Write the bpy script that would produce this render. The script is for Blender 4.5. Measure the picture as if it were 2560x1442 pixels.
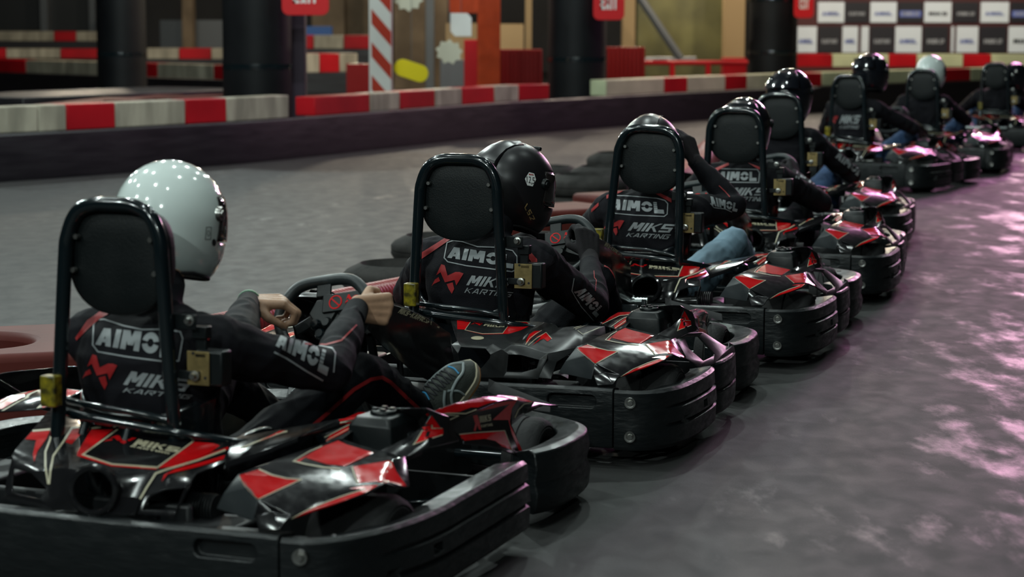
import bpy, bmesh, math, random
import numpy as np
from mathutils import Vector, Matrix, noise
from mathutils.bvhtree import BVHTree
from mathutils.geometry import tessellate_polygon
for o in list(bpy.data.objects): bpy.data.objects.remove(o)
S = bpy.context.scene
COL = S.collection
PI = math.pi
# ------------------------------------------------------------------ camera
FPX, PITCH, ROLL, CAMH = 5377.0, 0.12309, 0.00333, 1.4011
cam = bpy.data.cameras.new('camera'); camo = bpy.data.objects.new('camera', cam); COL.objects.link(camo)
cam.sensor_width = 36.0; cam.lens = 36.0*FPX/2560.0
cam.clip_start = 0.1; cam.clip_end = 200
cam.dof.use_dof = True; cam.dof.focus_distance = 7.7; cam.dof.aperture_fstop = 3.6
camo.location = (0, 0, CAMH)
camo.rotation_euler = (Matrix.Rotation(PI/2-PITCH, 3, 'X') @ Matrix.Rotation(ROLL, 3, 'Z')).to_euler()
S.camera = camo
# ------------------------------------------------------------------ world, exposure
w = bpy.data.worlds.new('world'); S.world = w; w.use_nodes = True
w.node_tree.nodes['Background'].inputs[0].default_value = (0.30, 0.62, 0.70, 1)
w.node_tree.nodes['Background'].inputs[1].default_value = 0.016
S.view_settings.view_transform = 'Standard'; S.view_settings.look = 'None'
S.view_settings.gamma = 1; S.view_settings.use_curve_mapping = False
S.view_settings.exposure = 0.0
# ------------------------------------------------------------------ lights of the hall
def lamp(kind, loc, power, color, size=0.1, rot=None, target=None, sizey=None, spread=None, angle=None, blend=.6):
    l = bpy.data.lights.new('hall_lamp', kind); o = bpy.data.objects.new('hall_lamp', l); COL.objects.link(o)
    o.location = loc; l.energy = power; l.color = color
    if kind == 'AREA':
        l.size = size
        if sizey: l.shape = 'RECTANGLE'; l.size_y = sizey
        if spread: l.spread = spread
    else: l.shadow_soft_size = size
    if kind == 'SPOT': l.spot_size = angle; l.spot_blend = blend
    if target is not None:
        o.rotation_euler = (Vector(target)-Vector(loc)).to_track_quat('-Z', 'Y').to_euler()
    return o
cool, warm = (0.86, 1.0, 0.96), (1.0, 0.80, 0.60)
# rows of small high-bay lamps under the roof (they show as sparkles in the helmets)
for i, (x, y, p) in enumerate([(-5.5, 3, 200), (-3.2, 8.5, 300), (-6.5, 11, 340), (-2.6, 14.5, 340), (-6.5, 17.5, 420), (-1.8, 20, 330),
        (1.0, 6.4, 75), (0.4, 11.2, 190), (2.4, 16, 170), (-9, 24, 420), (-3.5, 26, 420), (2, 25, 200), (7.5, 22, 120), (-1.3, 4.2, 100), (-4.2, 5.6, 60), (-2.0, 6.8, 60), (-0.4, 8.6, 60), (-5, 8.2, 60), (0.6, 3.6, 30), (2.6, 8.6, 30), (-3.0, 1.0, 120), (1.8, 11.8, 50), (-3.4, -2.4, 620), (-6.5, 0.5, 220), (1.4, -3.2, 380)]):
    lamp('POINT', (x, y, 5.0), p, cool, 0.07)
for x, y, p in [(-1, 32, 620), (5, 33.5, 330), (5, 38, 560), (-8, 40, 420), (3, 43, 640), (10, 41, 600), (-3, 48, 600)]:
    lamp('POINT', (x, y, 4.6), p, (1.0, 0.86, 0.66), 0.1)
# magenta stage light to the right behind the queue
lamp('AREA', (8.2, 31.0, 5.4), 420, (1.0, 0.40, 0.78), 3.4, target=(2.6, 9, 0), sizey=1.4)
# ------------------------------------------------------------------ survey of the photograph: crop frames and where each kart of the queue stands
FR = {'Z1':(0,1000,4.8075,1),'Z2':(350,1000,4.8075,1),'Z8':(560,1090,5.341,1),'Z6':(850,980,4.506,1),'C1':(0,850,2.436,1),'C2':(700,850,2.436,1),
 'C3':(50,370,2.6214,1),'C4':(400,650,2.844,1),'D3':(620,640,6.556,1),'D6':(1040,920,5.545,1),'Z5':(1440,740,5.341,2),'Z4':(1100,740,5.545,2),
 'C5':(1000,330,2.773,2),'C6':(1100,720,3.135,2),'D2':(1040,540,5.547,2),'D5':(1300,660,8.01,2),'D1':(1280,400,6.0095,2),'Z3':(1580,600,4.507,3),'D4':(1480,420,5.545,3),
 'C7':(1450,270,2.2886,3),'C7d':(1450,270,2.2886,4),'Z7':(1880,490,5.34,4),'C8e':(1750,100,2.622,5),'C8f':(1750,100,2.622,6)}
KART = [(-.816,5.708,-.382),(-.044,7.664,-.303),(.667,9.624,-.308),(1.287,11.652,-.251),(1.776,13.987,-.243),(3.075,18.79,-.50),(4.045,21.08,-.284),(5.54,24.752,-.251)]
def kmat(k):
    x, y, t = KART[k-1]
    return Matrix.Translation((x, y, 0)) @ Matrix.Rotation(t, 4, 'Z')
def wray(u, v):
    a, b = u-1280, v-721; c, s = math.cos(ROLL), math.sin(ROLL)
    x, y = (c*a+s*b)/FPX, (-s*a+c*b)/FPX
    return Vector((x, math.cos(PITCH)-y*math.sin(PITCH), -math.sin(PITCH)-y*math.cos(PITCH)))
def kray(fr, x, y, k=None):
    o = FR[fr]; k = k or o[3]
    M = kmat(k).inverted(); d = wray(o[0]+x/o[2], o[1]+y/o[2])
    return M @ Vector((0, 0, CAMH)), (M.to_3x3() @ d).normalized()
def V(fr, x, y, ax, val, k=None):
    o, d = kray(fr, x, y, k); i = 'xyz'.index(ax)
    return o + d*((val-o[i])/d[i])
# ------------------------------------------------------------------ mesh helpers
def catmull(pts, n=6, closed=False):
    P = [Vector(p) for p in pts]; out = []; m = len(P)
    rng = range(m) if closed else range(m-1)
    for i in rng:
        if closed: a, b, c, d = P[(i-1) % m], P[i], P[(i+1) % m], P[(i+2) % m]
        else: a, b, c, d = P[max(i-1, 0)], P[i], P[i+1], P[min(i+2, m-1)]
        for j in range(n):
            t = j/n
            out.append(0.5*((2*b)+(c-a)*t+(2*a-5*b+4*c-d)*t*t+(3*b-a-3*c+d)*t**3))
    if not closed: out.append(P[-1])
    return out
def obj(name, bm, mats, parent=None, sharp=35, bevel=0, solid=0, subsurf=0, label=None, seg=2):
    if not isinstance(mats, (list, tuple)): mats = [mats]
    if isinstance(bm, bmesh.types.BMesh):
        bmesh.ops.recalc_face_normals(bm, faces=bm.faces)
        me = bpy.data.meshes.new(name); bm.to_mesh(me); bm.free()
    else: me = bm
    for m in mats:
        if m.name not in me.materials: me.materials.append(m)
    me.shade_smooth()
    if sharp < 180: me.set_sharp_from_angle(angle=math.radians(sharp))
    o = bpy.data.objects.new(name, me); COL.objects.link(o)
    if parent is not None: o.parent = parent
    if solid: s = o.modifiers.new('thickness', 'SOLIDIFY'); s.thickness = solid; s.offset = -1
    if bevel: b = o.modifiers.new('edge', 'BEVEL'); b.width = bevel; b.segments = seg; b.limit_method = 'ANGLE'; b.angle_limit = math.radians(min(28, sharp))
    if subsurf: b = o.modifiers.new('smooth', 'SUBSURF'); b.levels = subsurf; b.render_levels = subsurf
    if label: o['label'] = label
    return o
def bake(o):
    dg = bpy.context.evaluated_depsgraph_get(); dg.update()
    me = bpy.data.meshes.new_from_object(o.evaluated_get(dg), preserve_all_data_layers=True, depsgraph=dg)
    o.modifiers.clear(); o.data = me
    return o
def cut(o, cutters):
    tmp = []
    for i, bm in enumerate(cutters):
        bmesh.ops.recalc_face_normals(bm, faces=bm.faces)
        me = bpy.data.meshes.new('cutter'); bm.to_mesh(me); bm.free()
        c = bpy.data.objects.new('cutter', me); COL.objects.link(c); tmp.append(c)
        m = o.modifiers.new('cut', 'BOOLEAN'); m.object = c; m.operation = 'DIFFERENCE'; m.solver = 'EXACT'
    par = o.parent; o.parent = None
    bake(o); o.parent = par
    for c in tmp: bpy.data.objects.remove(c)
    o.data.set_sharp_from_angle(angle=math.radians(35))
    return o
def box(bm, c, s, rot=None, mi=0):
    M = Matrix.Translation(c) @ (rot.to_4x4() if rot is not None else Matrix()) @ Matrix.Diagonal((s[0], s[1], s[2], 1))
    r = bmesh.ops.create_cube(bm, size=1, matrix=M)
    for v in r['verts']:
        for f in v.link_faces: f.material_index = mi
    return r
def cyl(bm, a, b, r, r2=None, seg=24, caps=True, mi=0):
    a, b = Vector(a), Vector(b); d = b-a
    q = d.to_track_quat('Z', 'Y').to_matrix().to_4x4()
    R = bmesh.ops.create_cone(bm, cap_ends=caps, segments=seg, radius1=r, radius2=r if r2 is None else r2, depth=d.length,
                              matrix=Matrix.Translation((a+b)/2) @ q)
    for v in R['verts']:
        for f in v.link_faces: f.material_index = mi
def frames(P, closed=False):
    n = len(P); T = []
    for i in range(n):
        a = P[i-1] if (i or closed) else P[0]; b = P[(i+1) % n] if (i < n-1 or closed) else P[-1]
        T.append((b-a).normalized())
    up = Vector((0, 0, 1)) if abs(T[0].z) < .9 else Vector((1, 0, 0))
    N = [T[0].cross(up).normalized()]
    for i in range(1, n):
        v = N[-1]-T[i]*N[-1].dot(T[i]); N.append(v.normalized())
    return T, N
def tube(bm, pts, r, seg=12, closed=False, smooth=0, caps=True, mi=0):
    P = [Vector(p) for p in pts]
    if smooth: P = catmull(P, smooth, closed)
    T, N = frames(P, closed); rings = []
    for i, p in enumerate(P):
        rr = r(i/(len(P)-1)) if callable(r) else r
        B = T[i].cross(N[i])
        rings.append([bm.verts.new(p+rr*(math.cos(2*PI*k/seg)*N[i]+math.sin(2*PI*k/seg)*B)) for k in range(seg)])
    m = len(P)
    for i in range(m if closed else m-1):
        a, b = rings[i], rings[(i+1) % m]
        for k in range(seg):
            f = bm.faces.new((a[k], a[(k+1) % seg], b[(k+1) % seg], b[k])); f.material_index = mi
    if caps and not closed:
        for g in (rings[0], rings[-1]): bm.faces.new(g).material_index = mi
def sweep(bm, path, prof, mi=0, side=1, smooth=5, zfun=None, prof0=None, t0=.3, t1=.5):
    """path: xy points, prof: closed (outward, z) polygon; outward is to the right of travel times side"""
    P = catmull([(p[0], p[1], 0) for p in path], smooth) if smooth else [Vector((p[0], p[1], 0)) for p in path]
    rings = []
    for i, p in enumerate(P):
        t = (P[min(i+1, len(P)-1)]-P[max(i-1, 0)]).normalized(); n = Vector((t.y, -t.x, 0))*side
        tt = i/(len(P)-1); dz = zfun(tt) if zfun else 0; q = prof
        if prof0: w_ = min(1, max(0, (tt-t0)/(t1-t0))); q = [(a0*(1-w_)+a1*w_, z0*(1-w_)+z1*w_) for (a0, z0), (a1, z1) in zip(prof0, prof)]
        rings.append([bm.verts.new((p.x+n.x*a, p.y+n.y*a, z+dz)) for a, z in q])
    k = len(prof)
    for a, b in zip(rings, rings[1:]):
        for j in range(k):
            bm.faces.new((a[j], a[(j+1) % k], b[(j+1) % k], b[j])).material_index = mi
    bm.faces.new(rings[0]); bm.faces.new(rings[-1])
def lathe(bm, prof, M=Matrix(), seg=32, mi=0):
    rings = []
    for r, h in prof:
        rings.append([bm.verts.new(M @ Vector((r*math.cos(2*PI*k/seg), r*math.sin(2*PI*k/seg), h))) for k in range(seg)])
    for i in range(len(prof)-1):
        for k in range(seg):
            bm.faces.new((rings[i][k], rings[i][(k+1) % seg], rings[i+1][(k+1) % seg], rings[i+1][k])).material_index = mi
    return rings
def prism(bm, poly, t, M, mi=0):
    a = [bm.verts.new(M @ Vector((x, y, 0))) for x, y in poly]; b = [bm.verts.new(M @ Vector((x, y, t))) for x, y in poly]
    n = len(poly)
    bm.faces.new(a[::-1]).material_index = mi; bm.faces.new(b).material_index = mi
    for i in range(n): bm.faces.new((a[i], a[(i+1) % n], b[(i+1) % n], b[i])).material_index = mi
def rrect(x0, y0, x1, y1, r, n=5):
    out = []
    for cx, cy, a0 in ((x1-r, y1-r, 0), (x0+r, y1-r, 90), (x0+r, y0+r, 180), (x1-r, y0+r, 270)):
        for k in range(n+1):
            a = math.radians(a0+90*k/n); out.append((cx+r*math.cos(a), cy+r*math.sin(a)))
    return out
def stroke(pts, w, closed=False):
    """quads of width w along a 2D polyline"""
    P = [Vector(p[:2]) for p in pts]; n = len(P); L, R = [], []
    for i in range(n):
        a = P[i-1] if (i or closed) else None; b = P[(i+1) % n] if (i < n-1 or closed) else None
        d1 = (P[i]-a).normalized() if a is not None else None; d2 = (b-P[i]).normalized() if b is not None else None
        if d1 is None: d1 = d2
        if d2 is None: d2 = d1
        n1 = Vector((-d1.y, d1.x)); n2 = Vector((-d2.y, d2.x)); m = (n1+n2)
        m = m.normalized() if m.length > 1e-6 else n1
        s = w/2/max(.35, m.dot(n1)); L.append(P[i]+m*s); R.append(P[i]-m*s)
    out = []
    for i in range(n if closed else n-1):
        j = (i+1) % n; out.append([L[i], R[i], R[j], L[j]])
    return out
# ---- block lettering: D = leaning or upright bar (x0,y0,x1,y1), H = level bar (x0,x1,y), P = polygon; unit box, y up
def _arc(cx, cy, rx, ry, a0, a1, t, n=10):
    o = [(cx+rx*math.cos(math.radians(a0+(a1-a0)*i/n)), cy+ry*math.sin(math.radians(a0+(a1-a0)*i/n))) for i in range(n+1)]
    i_ = [(cx+(rx-t)*math.cos(math.radians(a0+(a1-a0)*i/n)), cy+(ry-t)*math.sin(math.radians(a0+(a1-a0)*i/n))) for i in range(n+1)]
    return [[o[i], o[i+1], i_[i+1], i_[i]] for i in range(n)]
def letter(ch, w, h, W):
    """w bar width, h bar height, W letter width"""
    D = lambda x0, y0, x1, y1: [(x0-w/2, y0), (x0+w/2, y0), (x1+w/2, y1), (x1-w/2, y1)]
    H = lambda x0, x1, y: [(x0, y-h/2), (x1, y-h/2), (x1, y+h/2), (x0, y+h/2)]
    l, r, m, t, b = w/2, W-w/2, W/2, 1-h/2, h/2
    T = {'A': [D(l, 0, m-.06*W, 1), D(r, 0, m+.06*W, 1), H(W*.2, W*.8, .3)], 'I': [D(l, 0, l, 1)], 'L': [D(l, 0, l, 1), H(0, W, b)],
     'M': [D(l, 0, l, 1), D(r, 0, r, 1), D(m, .25, l+w*.35, 1), D(m, .25, r-w*.35, 1)], 'K': [D(l, 0, l, 1), D(l+w*.5, .45, r, 1), D(l+w, .55, r, 0)],
     'S': [H(0, W, t), H(0, W, .5), H(0, W, b), D(l, .5, l, 1), D(r, 0, r, .5)], 'R': [D(l, 0, l, .8), H(0, W, t), H(W*.35, W, .45), D(r, .45, r, 1), D(m, .45, r, 0)],
     'T': [H(0, W, t), D(m, 0, m, 1)], 'N': [D(l, 0, l, 1), D(r, 0, r, 1), D(r, 0, l, 1)], 'G': [H(0, W, t), H(0, W, b), D(l, 0, l, 1), D(r, 0, r, .5), H(m, W, .5)],
     'O': [H(0, W, t), H(0, W, b), D(l, 0, l, 1), D(r, 0, r, 1)], 'E': [H(0, W, t), H(0, W*.9, .5), H(0, W, b), D(l, 0, l, 1)],
     'X': [D(l, 0, r, 1), D(r, 0, l, 1)], 'U': [H(0, W, b), D(l, 0, l, 1), D(r, 0, r, 1)], 'P': [D(l, 0, l, 1), H(0, W, t), H(0, W, .45), D(r, .45, r, 1)],
     '1': [D(m, 0, m, 1), D(m-.22*W, .72, m, 1)], '2': [H(0, W, t), H(0, W, b), D(r, .55, r, 1), D(l, 0, r, .62)],
     '5': [H(0, W, t), D(l, .5, l, 1), H(0, W, .56), D(r, 0, r, .58), H(0, W, b)], ',': [D(l, -.18, l+.05, .14)], '-': [H(W*.15, W*.85, .5)], ' ': []}
    if ch == 'o':   # round wheel-like letter cut by level gaps
        a = _arc(m, .5, m, .5, 12, 168, .30, 12)+_arc(m, .5, m, .5, 192, 348, .30, 12)
        return a
    if ch == 'l':   # striped letter
        return [[(0, y), (w, y), (w, y+.14), (0, y+.14)] for y in (.86, .68, .5, .32)]+[H(0, W, .19), H(0, W, .0)]
    return T[ch]
def text(s, w=.26, h=.24, W=.8, gap=.12, wid=None, lean=0):
    """polygons filling the unit square"""
    x = 0; out = []
    for ch in s:
        cw = (wid or {}).get(ch, W if ch not in 'I,' else w)
        for p in letter(ch, w, h, cw): out.append([(x+a+lean*b, b) for a, b in p])
        x += cw+gap
    tot = x-gap+lean
    return [[(a/tot, b) for a, b in p] for p in out]
def quadmap(c):
    """unit square to four corners BL, BR, TR, TL"""
    A, B, C, D = [Vector(p) for p in c]
    return lambda u, v: (A*(1-u)+B*u)*(1-v)+(D*(1-u)+C*u)*v
MARK = [[(.21, 1), (.33, .99), (.48, .64), (.72, .83), (.86, .86), (1, .84), (.83, .34), (.74, .53), (.43, .38), (.23, .71), (.10, .58)],
        [(0, .17), (.08, .42), (.19, .53), (.26, .40), (.06, .26)], [(.5, .33), (.69, .43), (.78, .20), (.73, 0), (.59, .17)]]
# ---- graphics laid on a surface
def tri_sub(poly, L):
    pts = [Vector((p[0], p[1], 0)) for p in poly]
    tris = [[pts[i].xy for i in t] for t in tessellate_polygon([pts])]
    mx = max((max((t[i]-t[i-1]).length for i in range(3)) for t in tris), default=0)
    n = 0
    while mx > L and n < 4: mx /= 2; n += 1
    for _ in range(n):
        nt = []
        for a, b, c in tris:
            ab, bc, ca = (a+b)/2, (b+c)/2, (c+a)/2
            nt += [(a, ab, ca), (ab, b, bc), (ca, bc, c), (ab, bc, ca)]
        tris = nt
    return tris
def graphics(target, items, off=.0012, L=14):
    """items: (frame, k, [polys in frame pixels], material); cast along the sight line of the survey onto target, merged into its mesh"""
    bm = bmesh.new(); bm.from_mesh(target.data)
    tree = BVHTree.FromBMesh(bm); n = 0
    for fr, k, polys, mat in items:
        if mat.name not in target.data.materials: target.data.materials.append(mat)
        mi = list(target.data.materials).index(mat); n += 1
        for poly in polys:
            cache = {}
            for t in tri_sub(poly, L):
                vs = []
                for p in t:
                    key = (round(p.x, 2), round(p.y, 2))
                    if key not in cache:
                        o, d = kray(fr, p.x, p.y, k); h = tree.ray_cast(o, d)
                        cache[key] = bm.verts.new(h[0]-d*off*(1+.25*n)+Vector((0, 0, off*.3))) if h[0] is not None else None
                    vs.append(cache[key])
                if None not in vs and len(set(vs)) == 3:
                    if max((vs[i].co-vs[i-1].co).length for i in range(3)) < .09:
                        try: f = bm.faces.new(vs); f.material_index = mi; f.smooth = True
                        except ValueError: pass
    bm.normal_update()
    bm.to_mesh(target.data); bm.free()
def onmap(c, polys):
    f = quadmap(c); return [[f(u, v) for u, v in p] for p in polys]
def empty(name, M, label=None, cat=None, group=None):
    o = bpy.data.objects.new(name, None); COL.objects.link(o); o.matrix_world = M; o.empty_display_size = .2
    tag(o, label, cat, group); return o
def tag(o, label=None, cat=None, group=None, kind=None):
    if label: o['label'] = label
    if cat: o['category'] = cat
    if group: o['group'] = group
    if kind: o['kind'] = kind
    return o
# ------------------------------------------------------------------ materials
def mat(name, col, rough=.5, metal=0, spec=.5, coat=0, bump=0, bscale=60, var=0, vscale=8, rvar=0, sheen=0, stretch=None, emit=0, alpha=1, trans=0, dark=None):
    m = bpy.data.materials.new(name); m.use_nodes = True; nt = m.node_tree; b = nt.nodes['Principled BSDF']
    b.inputs['Base Color'].default_value = (*col, 1); b.inputs['Roughness'].default_value = rough; b.inputs['Metallic'].default_value = metal
    b.inputs['Specular IOR Level'].default_value = spec; b.inputs['Coat Weight'].default_value = coat; b.inputs['Coat Roughness'].default_value = .06
    b.inputs['Sheen Weight'].default_value = sheen; b.inputs['Alpha'].default_value = alpha; b.inputs['Transmission Weight'].default_value = trans
    if emit: b.inputs['Emission Color'].default_value = (*col, 1); b.inputs['Emission Strength'].default_value = emit
    if bump or var or rvar:
        tc = nt.nodes.new('ShaderNodeTexCoord'); mp = nt.nodes.new('ShaderNodeMapping'); nt.links.new(tc.outputs['Object'], mp.inputs[0])
        if stretch: mp.inputs['Scale'].default_value = stretch
    def nz(scale, det=4):
        n = nt.nodes.new('ShaderNodeTexNoise'); n.inputs['Scale'].default_value = scale; n.inputs['Detail'].default_value = det
        nt.links.new(mp.outputs[0], n.inputs['Vector']); return n
    if bump:
        n = nz(bscale); bp = nt.nodes.new('ShaderNodeBump'); bp.inputs['Strength'].default_value = bump; bp.inputs['Distance'].default_value = .004
        nt.links.new(n.outputs[0], bp.inputs['Height']); nt.links.new(bp.outputs[0], b.inputs['Normal'])
    if var:
        n = nz(vscale); r = nt.nodes.new('ShaderNodeValToRGB'); r.color_ramp.elements[0].position = .35; r.color_ramp.elements[1].position = .68
        d = dark or tuple(c*(1-var) for c in col)
        r.color_ramp.elements[0].color = (*d, 1); r.color_ramp.elements[1].color = (*col, 1)
        nt.links.new(n.outputs[0], r.inputs[0]); nt.links.new(r.outputs[0], b.inputs['Base Color'])
    if rvar:
        n = nz(vscale*1.7); mr = nt.nodes.new('ShaderNodeMapRange'); mr.inputs['From Min'].default_value = .3; mr.inputs['From Max'].default_value = .7
        mr.inputs['To Min'].default_value = max(.03, rough-rvar); mr.inputs['To Max'].default_value = rough+rvar
        nt.links.new(n.outputs[0], mr.inputs[0]); nt.links.new(mr.outputs[0], b.inputs['Roughness'])
    return m
M_bump = mat('black bumper plastic', (.007, .009, .010), .38, bump=.5, bscale=26, rvar=.12, vscale=9, stretch=(1, 1, 3.5))
M_body = mat('glossy black bodywork', (.009, .009, .010), .14, bump=.10, bscale=8, rvar=.05, vscale=25)
M_bodym = mat('worn satin black bodywork', (.012, .0128, .0135), .34, bump=.12, bscale=18, rvar=.08)
M_flank = mat('grey black plastic cover', (.03, .035, .038), .45, bump=.2, bscale=40, rvar=.1)
M_red = mat('red graphics', (.60, .006, .008), .17, spec=.4, var=.2, vscale=14, rvar=.06, bump=.05, bscale=7)
M_cream = mat('cream pinstripe', (.42, .38, .26), .45)
M_pipe = mat('black gloss tube', (.004, .008, .010), .16, coat=.6)
M_pad = mat('black vinyl', (.0022, .0042, .0048), .5, spec=.3, bump=.25, bscale=220, rvar=.06)
M_rub = mat('tyre rubber', (.016, .016, .017), .75, bump=.4, bscale=90, var=.5, vscale=20)
M_tyre = mat('dusty tyre rubber', (.036, .034, .032), .85, spec=.2, bump=.8, bscale=30, var=.5, vscale=9)
M_rim = mat('dark wheel metal', (.05, .05, .055), .35, metal=.8)
M_steel = mat('zinc steel', (.42, .42, .40), .3, metal=1, bump=.1)
M_gold = mat('yellow passivated steel', (.34, .25, .10), .42, metal=.6, var=.4, vscale=30, bump=.1)
M_yel = mat('worn yellow black label', (.30, .24, .01), .3, var=1, vscale=38, dark=(.02, .018, .005), coat=.4)
M_blk = mat('black plastic', (.0045, .0065, .0072), .36, spec=.35, bump=.08, bscale=60)
M_dark = mat('dark machinery', (.006, .007, .008), .45, bump=.3, bscale=30)
M_seat = mat('black fibreglass seat', (.006, .008, .010), .22, coat=.3)
M_grip = mat('black grip', (.012, .018, .020), .42, bump=.15, bscale=150)
M_suit = mat('black racing suit cloth', (.0065, .0065, .0095), .8, spec=.18, bump=.35, bscale=260, var=.3, vscale=6)
M_fade = mat('faded grey shoulder cloth', (.017, .0155, .020), .85, spec=.15, bump=.5, bscale=60, var=.5, vscale=30)
M_pants = mat('black suit trousers', (.0035, .0038, .0060), .8, spec=.12, bump=.35, bscale=260)
M_print = mat('silver grey print', (.24, .26, .27), .5)
M_sred = mat('red suit piping', (.30, .008, .010), .6)
M_skin = mat('skin', (.46, .27, .17), .5, var=.15, vscale=25, bump=.12, bscale=120)
M_jean = mat('washed blue denim', (.22, .35, .45), .8, bump=.4, bscale=300, var=.3, vscale=7)
M_jean2 = mat('blue denim', (.05, .11, .25), .8, bump=.4, bscale=300, var=.3, vscale=7)
M_glove = mat('black knit glove', (.013, .011, .013), .85, bump=.5, bscale=420, spec=.3)
M_green = mat('green wristband', (.02, .12, .05), .6)
M_hw = mat('white helmet shell', (.78, .87, .84), .12, coat=1, var=.12, vscale=5)
M_hm = mat('matt black helmet shell', (.010, .0095, .011), .33, rvar=.05)
M_hg = mat('gloss black helmet shell', (.006, .007, .010), .12, coat=1)
M_vis = mat('smoked visor', (.06, .05, .05), .08, trans=.7, coat=.5)
M_lin = mat('helmet lining', (.008, .008, .009), .8)
M_hose = mat('galvanised flexible pipe', (.34, .38, .38), .25, metal=1)
M_shoe = mat('grey green shoe mesh', (.06, .07, .06), .7, bump=.6, bscale=300, var=.3, vscale=30)
M_sole = mat('cream shoe sole', (.42, .38, .27), .6); M_gum = mat('tan gum outsole', (.42, .20, .07), .6)
M_lace = mat('black laces', (.015, .016, .02), .7); M_sil = mat('silver grey shoe overlay', (.24, .28, .28), .4); M_blue = mat('blue shoe accent', (.02, .25, .50), .5)
M_sole2 = mat('dark shoe', (.02, .02, .022), .7)
# ------------------------------------------------------------------ the kart: parts in kart coordinates (x right, y forward)
def verts_faces(name, pts, faces, mat, parent, solid=.005, bevel=.003, sharp=38):
    bm = bmesh.new(); v = {k: bm.verts.new(p) for k, p in pts.items()}
    for f in faces:
        try:
            q = bm.faces.new([v[k] for k in f.split() if k != '*'])
            if '*' in f: q.material_index = 1
        except ValueError: pass
    o = obj(name, bm, mat, parent, solid=solid, bevel=bevel, sharp=sharp)
    return o
def wall_hole(bm, quad, hole, nseg=0):
    """quad outline (3D, list) with hole (3D list of same winding start) joined as a ring of faces"""
    a = [bm.verts.new(p) for p in quad]; b = [bm.verts.new(p) for p in hole]
    n = len(a)
    for i in range(n): bm.faces.new((a[i], a[(i+1) % n], b[(i+1) % n], b[i]))
    return a, b
BP = [(-.085, .232), (-.012, .245), (.0, .236), (.003, .192), (-.007, .186), (.006, .178), (.010, .135), (-.004, .128), (.008, .120), (.006, .066), (-.008, .052), (-.085, .052)]
BP0 = [(a if a < -.05 else (min(a, .0) if z_ > .24 or z_ < .055 else .0), z_) for a, z_ in BP]
def kart_parts(root, kind, damaged=False):
    K = root
    # --- rear bumper with a long slot each side
    bm = bmesh.new()
    sweep(bm, [(-.627, -.785), (0, -.80), (.627, -.785)], [(-.09, .238), (-.014, .25), (-.002, .243), (0, .225), (0, .075), (-.01, .055), (-.09, .055)], smooth=8)
    rb = obj('rear_bumper', bm, M_bump, K)
    cs = []
    for s in (-1, 1):
        c = bmesh.new(); prism(c, rrect(-.08, -.021, .08, .021, .018), .05, Matrix.Translation((s*.492, -.77, .205)) @ Matrix.Rotation(PI/2, 4, 'X')); cs.append(c)
    cut(rb, cs)
    rb.modifiers.new('edge', 'BEVEL').width = .004; rb.modifiers['edge'].segments = 2; rb.modifiers['edge'].limit_method = 'ANGLE'
    # --- corner bumpers with their bolts
    for s in (-1, 1):
        m = lambda p: (p[0]*s, p[1])
        bm = bmesh.new()
        path = [(.632, -.785), (.70, -.775), (.762, -.722), (.803, -.62), (.822, -.48), (.83, -.32), (.828, -.2), (.815, -.125)]
        sweep(bm, [m(p) for p in path], BP, side=s, smooth=5, zfun=lambda t: -.012*t, prof0=BP0)
        if damaged and s == 1:
            bm.free(); bm = bmesh.new(); path = path[:-2]+[(.832, -.2), (.836, 0), (.836, .15), (.825, .25)]
            sweep(bm, path, BP, side=s, smooth=6, zfun=lambda t: .012*math.sin(t*9)*t-.008*t, prof0=BP0)
        cb = obj('corner_bumper', bm, M_bump, K)
        c = bmesh.new(); box(c, (s*.842, -.36, .145), (.05, .05, .026), Matrix.Rotation(s*.03, 3, 'Z')); c2 = bmesh.new(); box(c2, (s*.822, -.565, .125), (.05, .05, .03), Matrix.Rotation(s*.3, 3, 'Z'))
        cut(cb, [c, c2]); e = cb.modifiers.new('edge', 'BEVEL'); e.width = .003; e.segments = 2; e.limit_method = 'ANGLE'
        for z in (.207, .098):
            bm = bmesh.new(); Mx = Matrix.Translation((s*.685, -.787, z)) @ Matrix.Rotation(s*.16, 4, 'Z') @ Matrix.Rotation(PI/2, 4, 'X')
            lathe(bm, [(.0, .012), (.008, .012), (.0085, .006), (.010, .007), (.0175, .007), (.0185, .003), (.0185, -.004)], Mx, 20)
            obj('bumper_bolt', bm, M_steel, cb, sharp=50)
        if damaged and s == 1: continue
        bm = bmesh.new()
        sweep(bm, [m(p) for p in [(.808, -.118), (.828, -.06), (.835, .06), (.828, .17), (.80, .27), (.745, .34)]],
              [(-.075, .232), (-.01, .24), (0, .23), (.004, .15), (-.006, .145), (.004, .135), (0, .07), (-.01, .055), (-.075, .055)], side=s)
        obj('side_bumper', bm, M_bump, K, bevel=.003)
        c = bmesh.new()
    # --- front bumper
    bm = bmesh.new()
    half = [(.765, .47), (.792, .55), (.80, .68), (.785, .84), (.735, .945), (.64, 1.02), (.48, 1.10), (.25, 1.165), (0, 1.185)]
    sweep(bm, half+[(-x, y) for x, y in half[-2::-1]], [(-.095, .205), (-.03, .222), (-.006, .214), (.002, .17), (-.006, .13), (.004, .10), (0, .055), (-.012, .04), (-.095, .04)], smooth=5)
    obj('front_bumper', bm, M_bump, K, bevel=.004)
    # --- floor tray, chassis rails, axle
    bm = bmesh.new(); box(bm, (0, .42, .036), (.60, 1.36, .006)); box(bm, (0, .35, .10), (1.30, .012, .13)); box(bm, (-.36, .3, .13), (.012, 1.1, .19)); box(bm, (.36, .5, .11), (.012, .9, .14)); obj('floor_tray', bm, M_dark, K)  # upright sheets are added to block the body gaps and keep them dark
    bm = bmesh.new()
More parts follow.
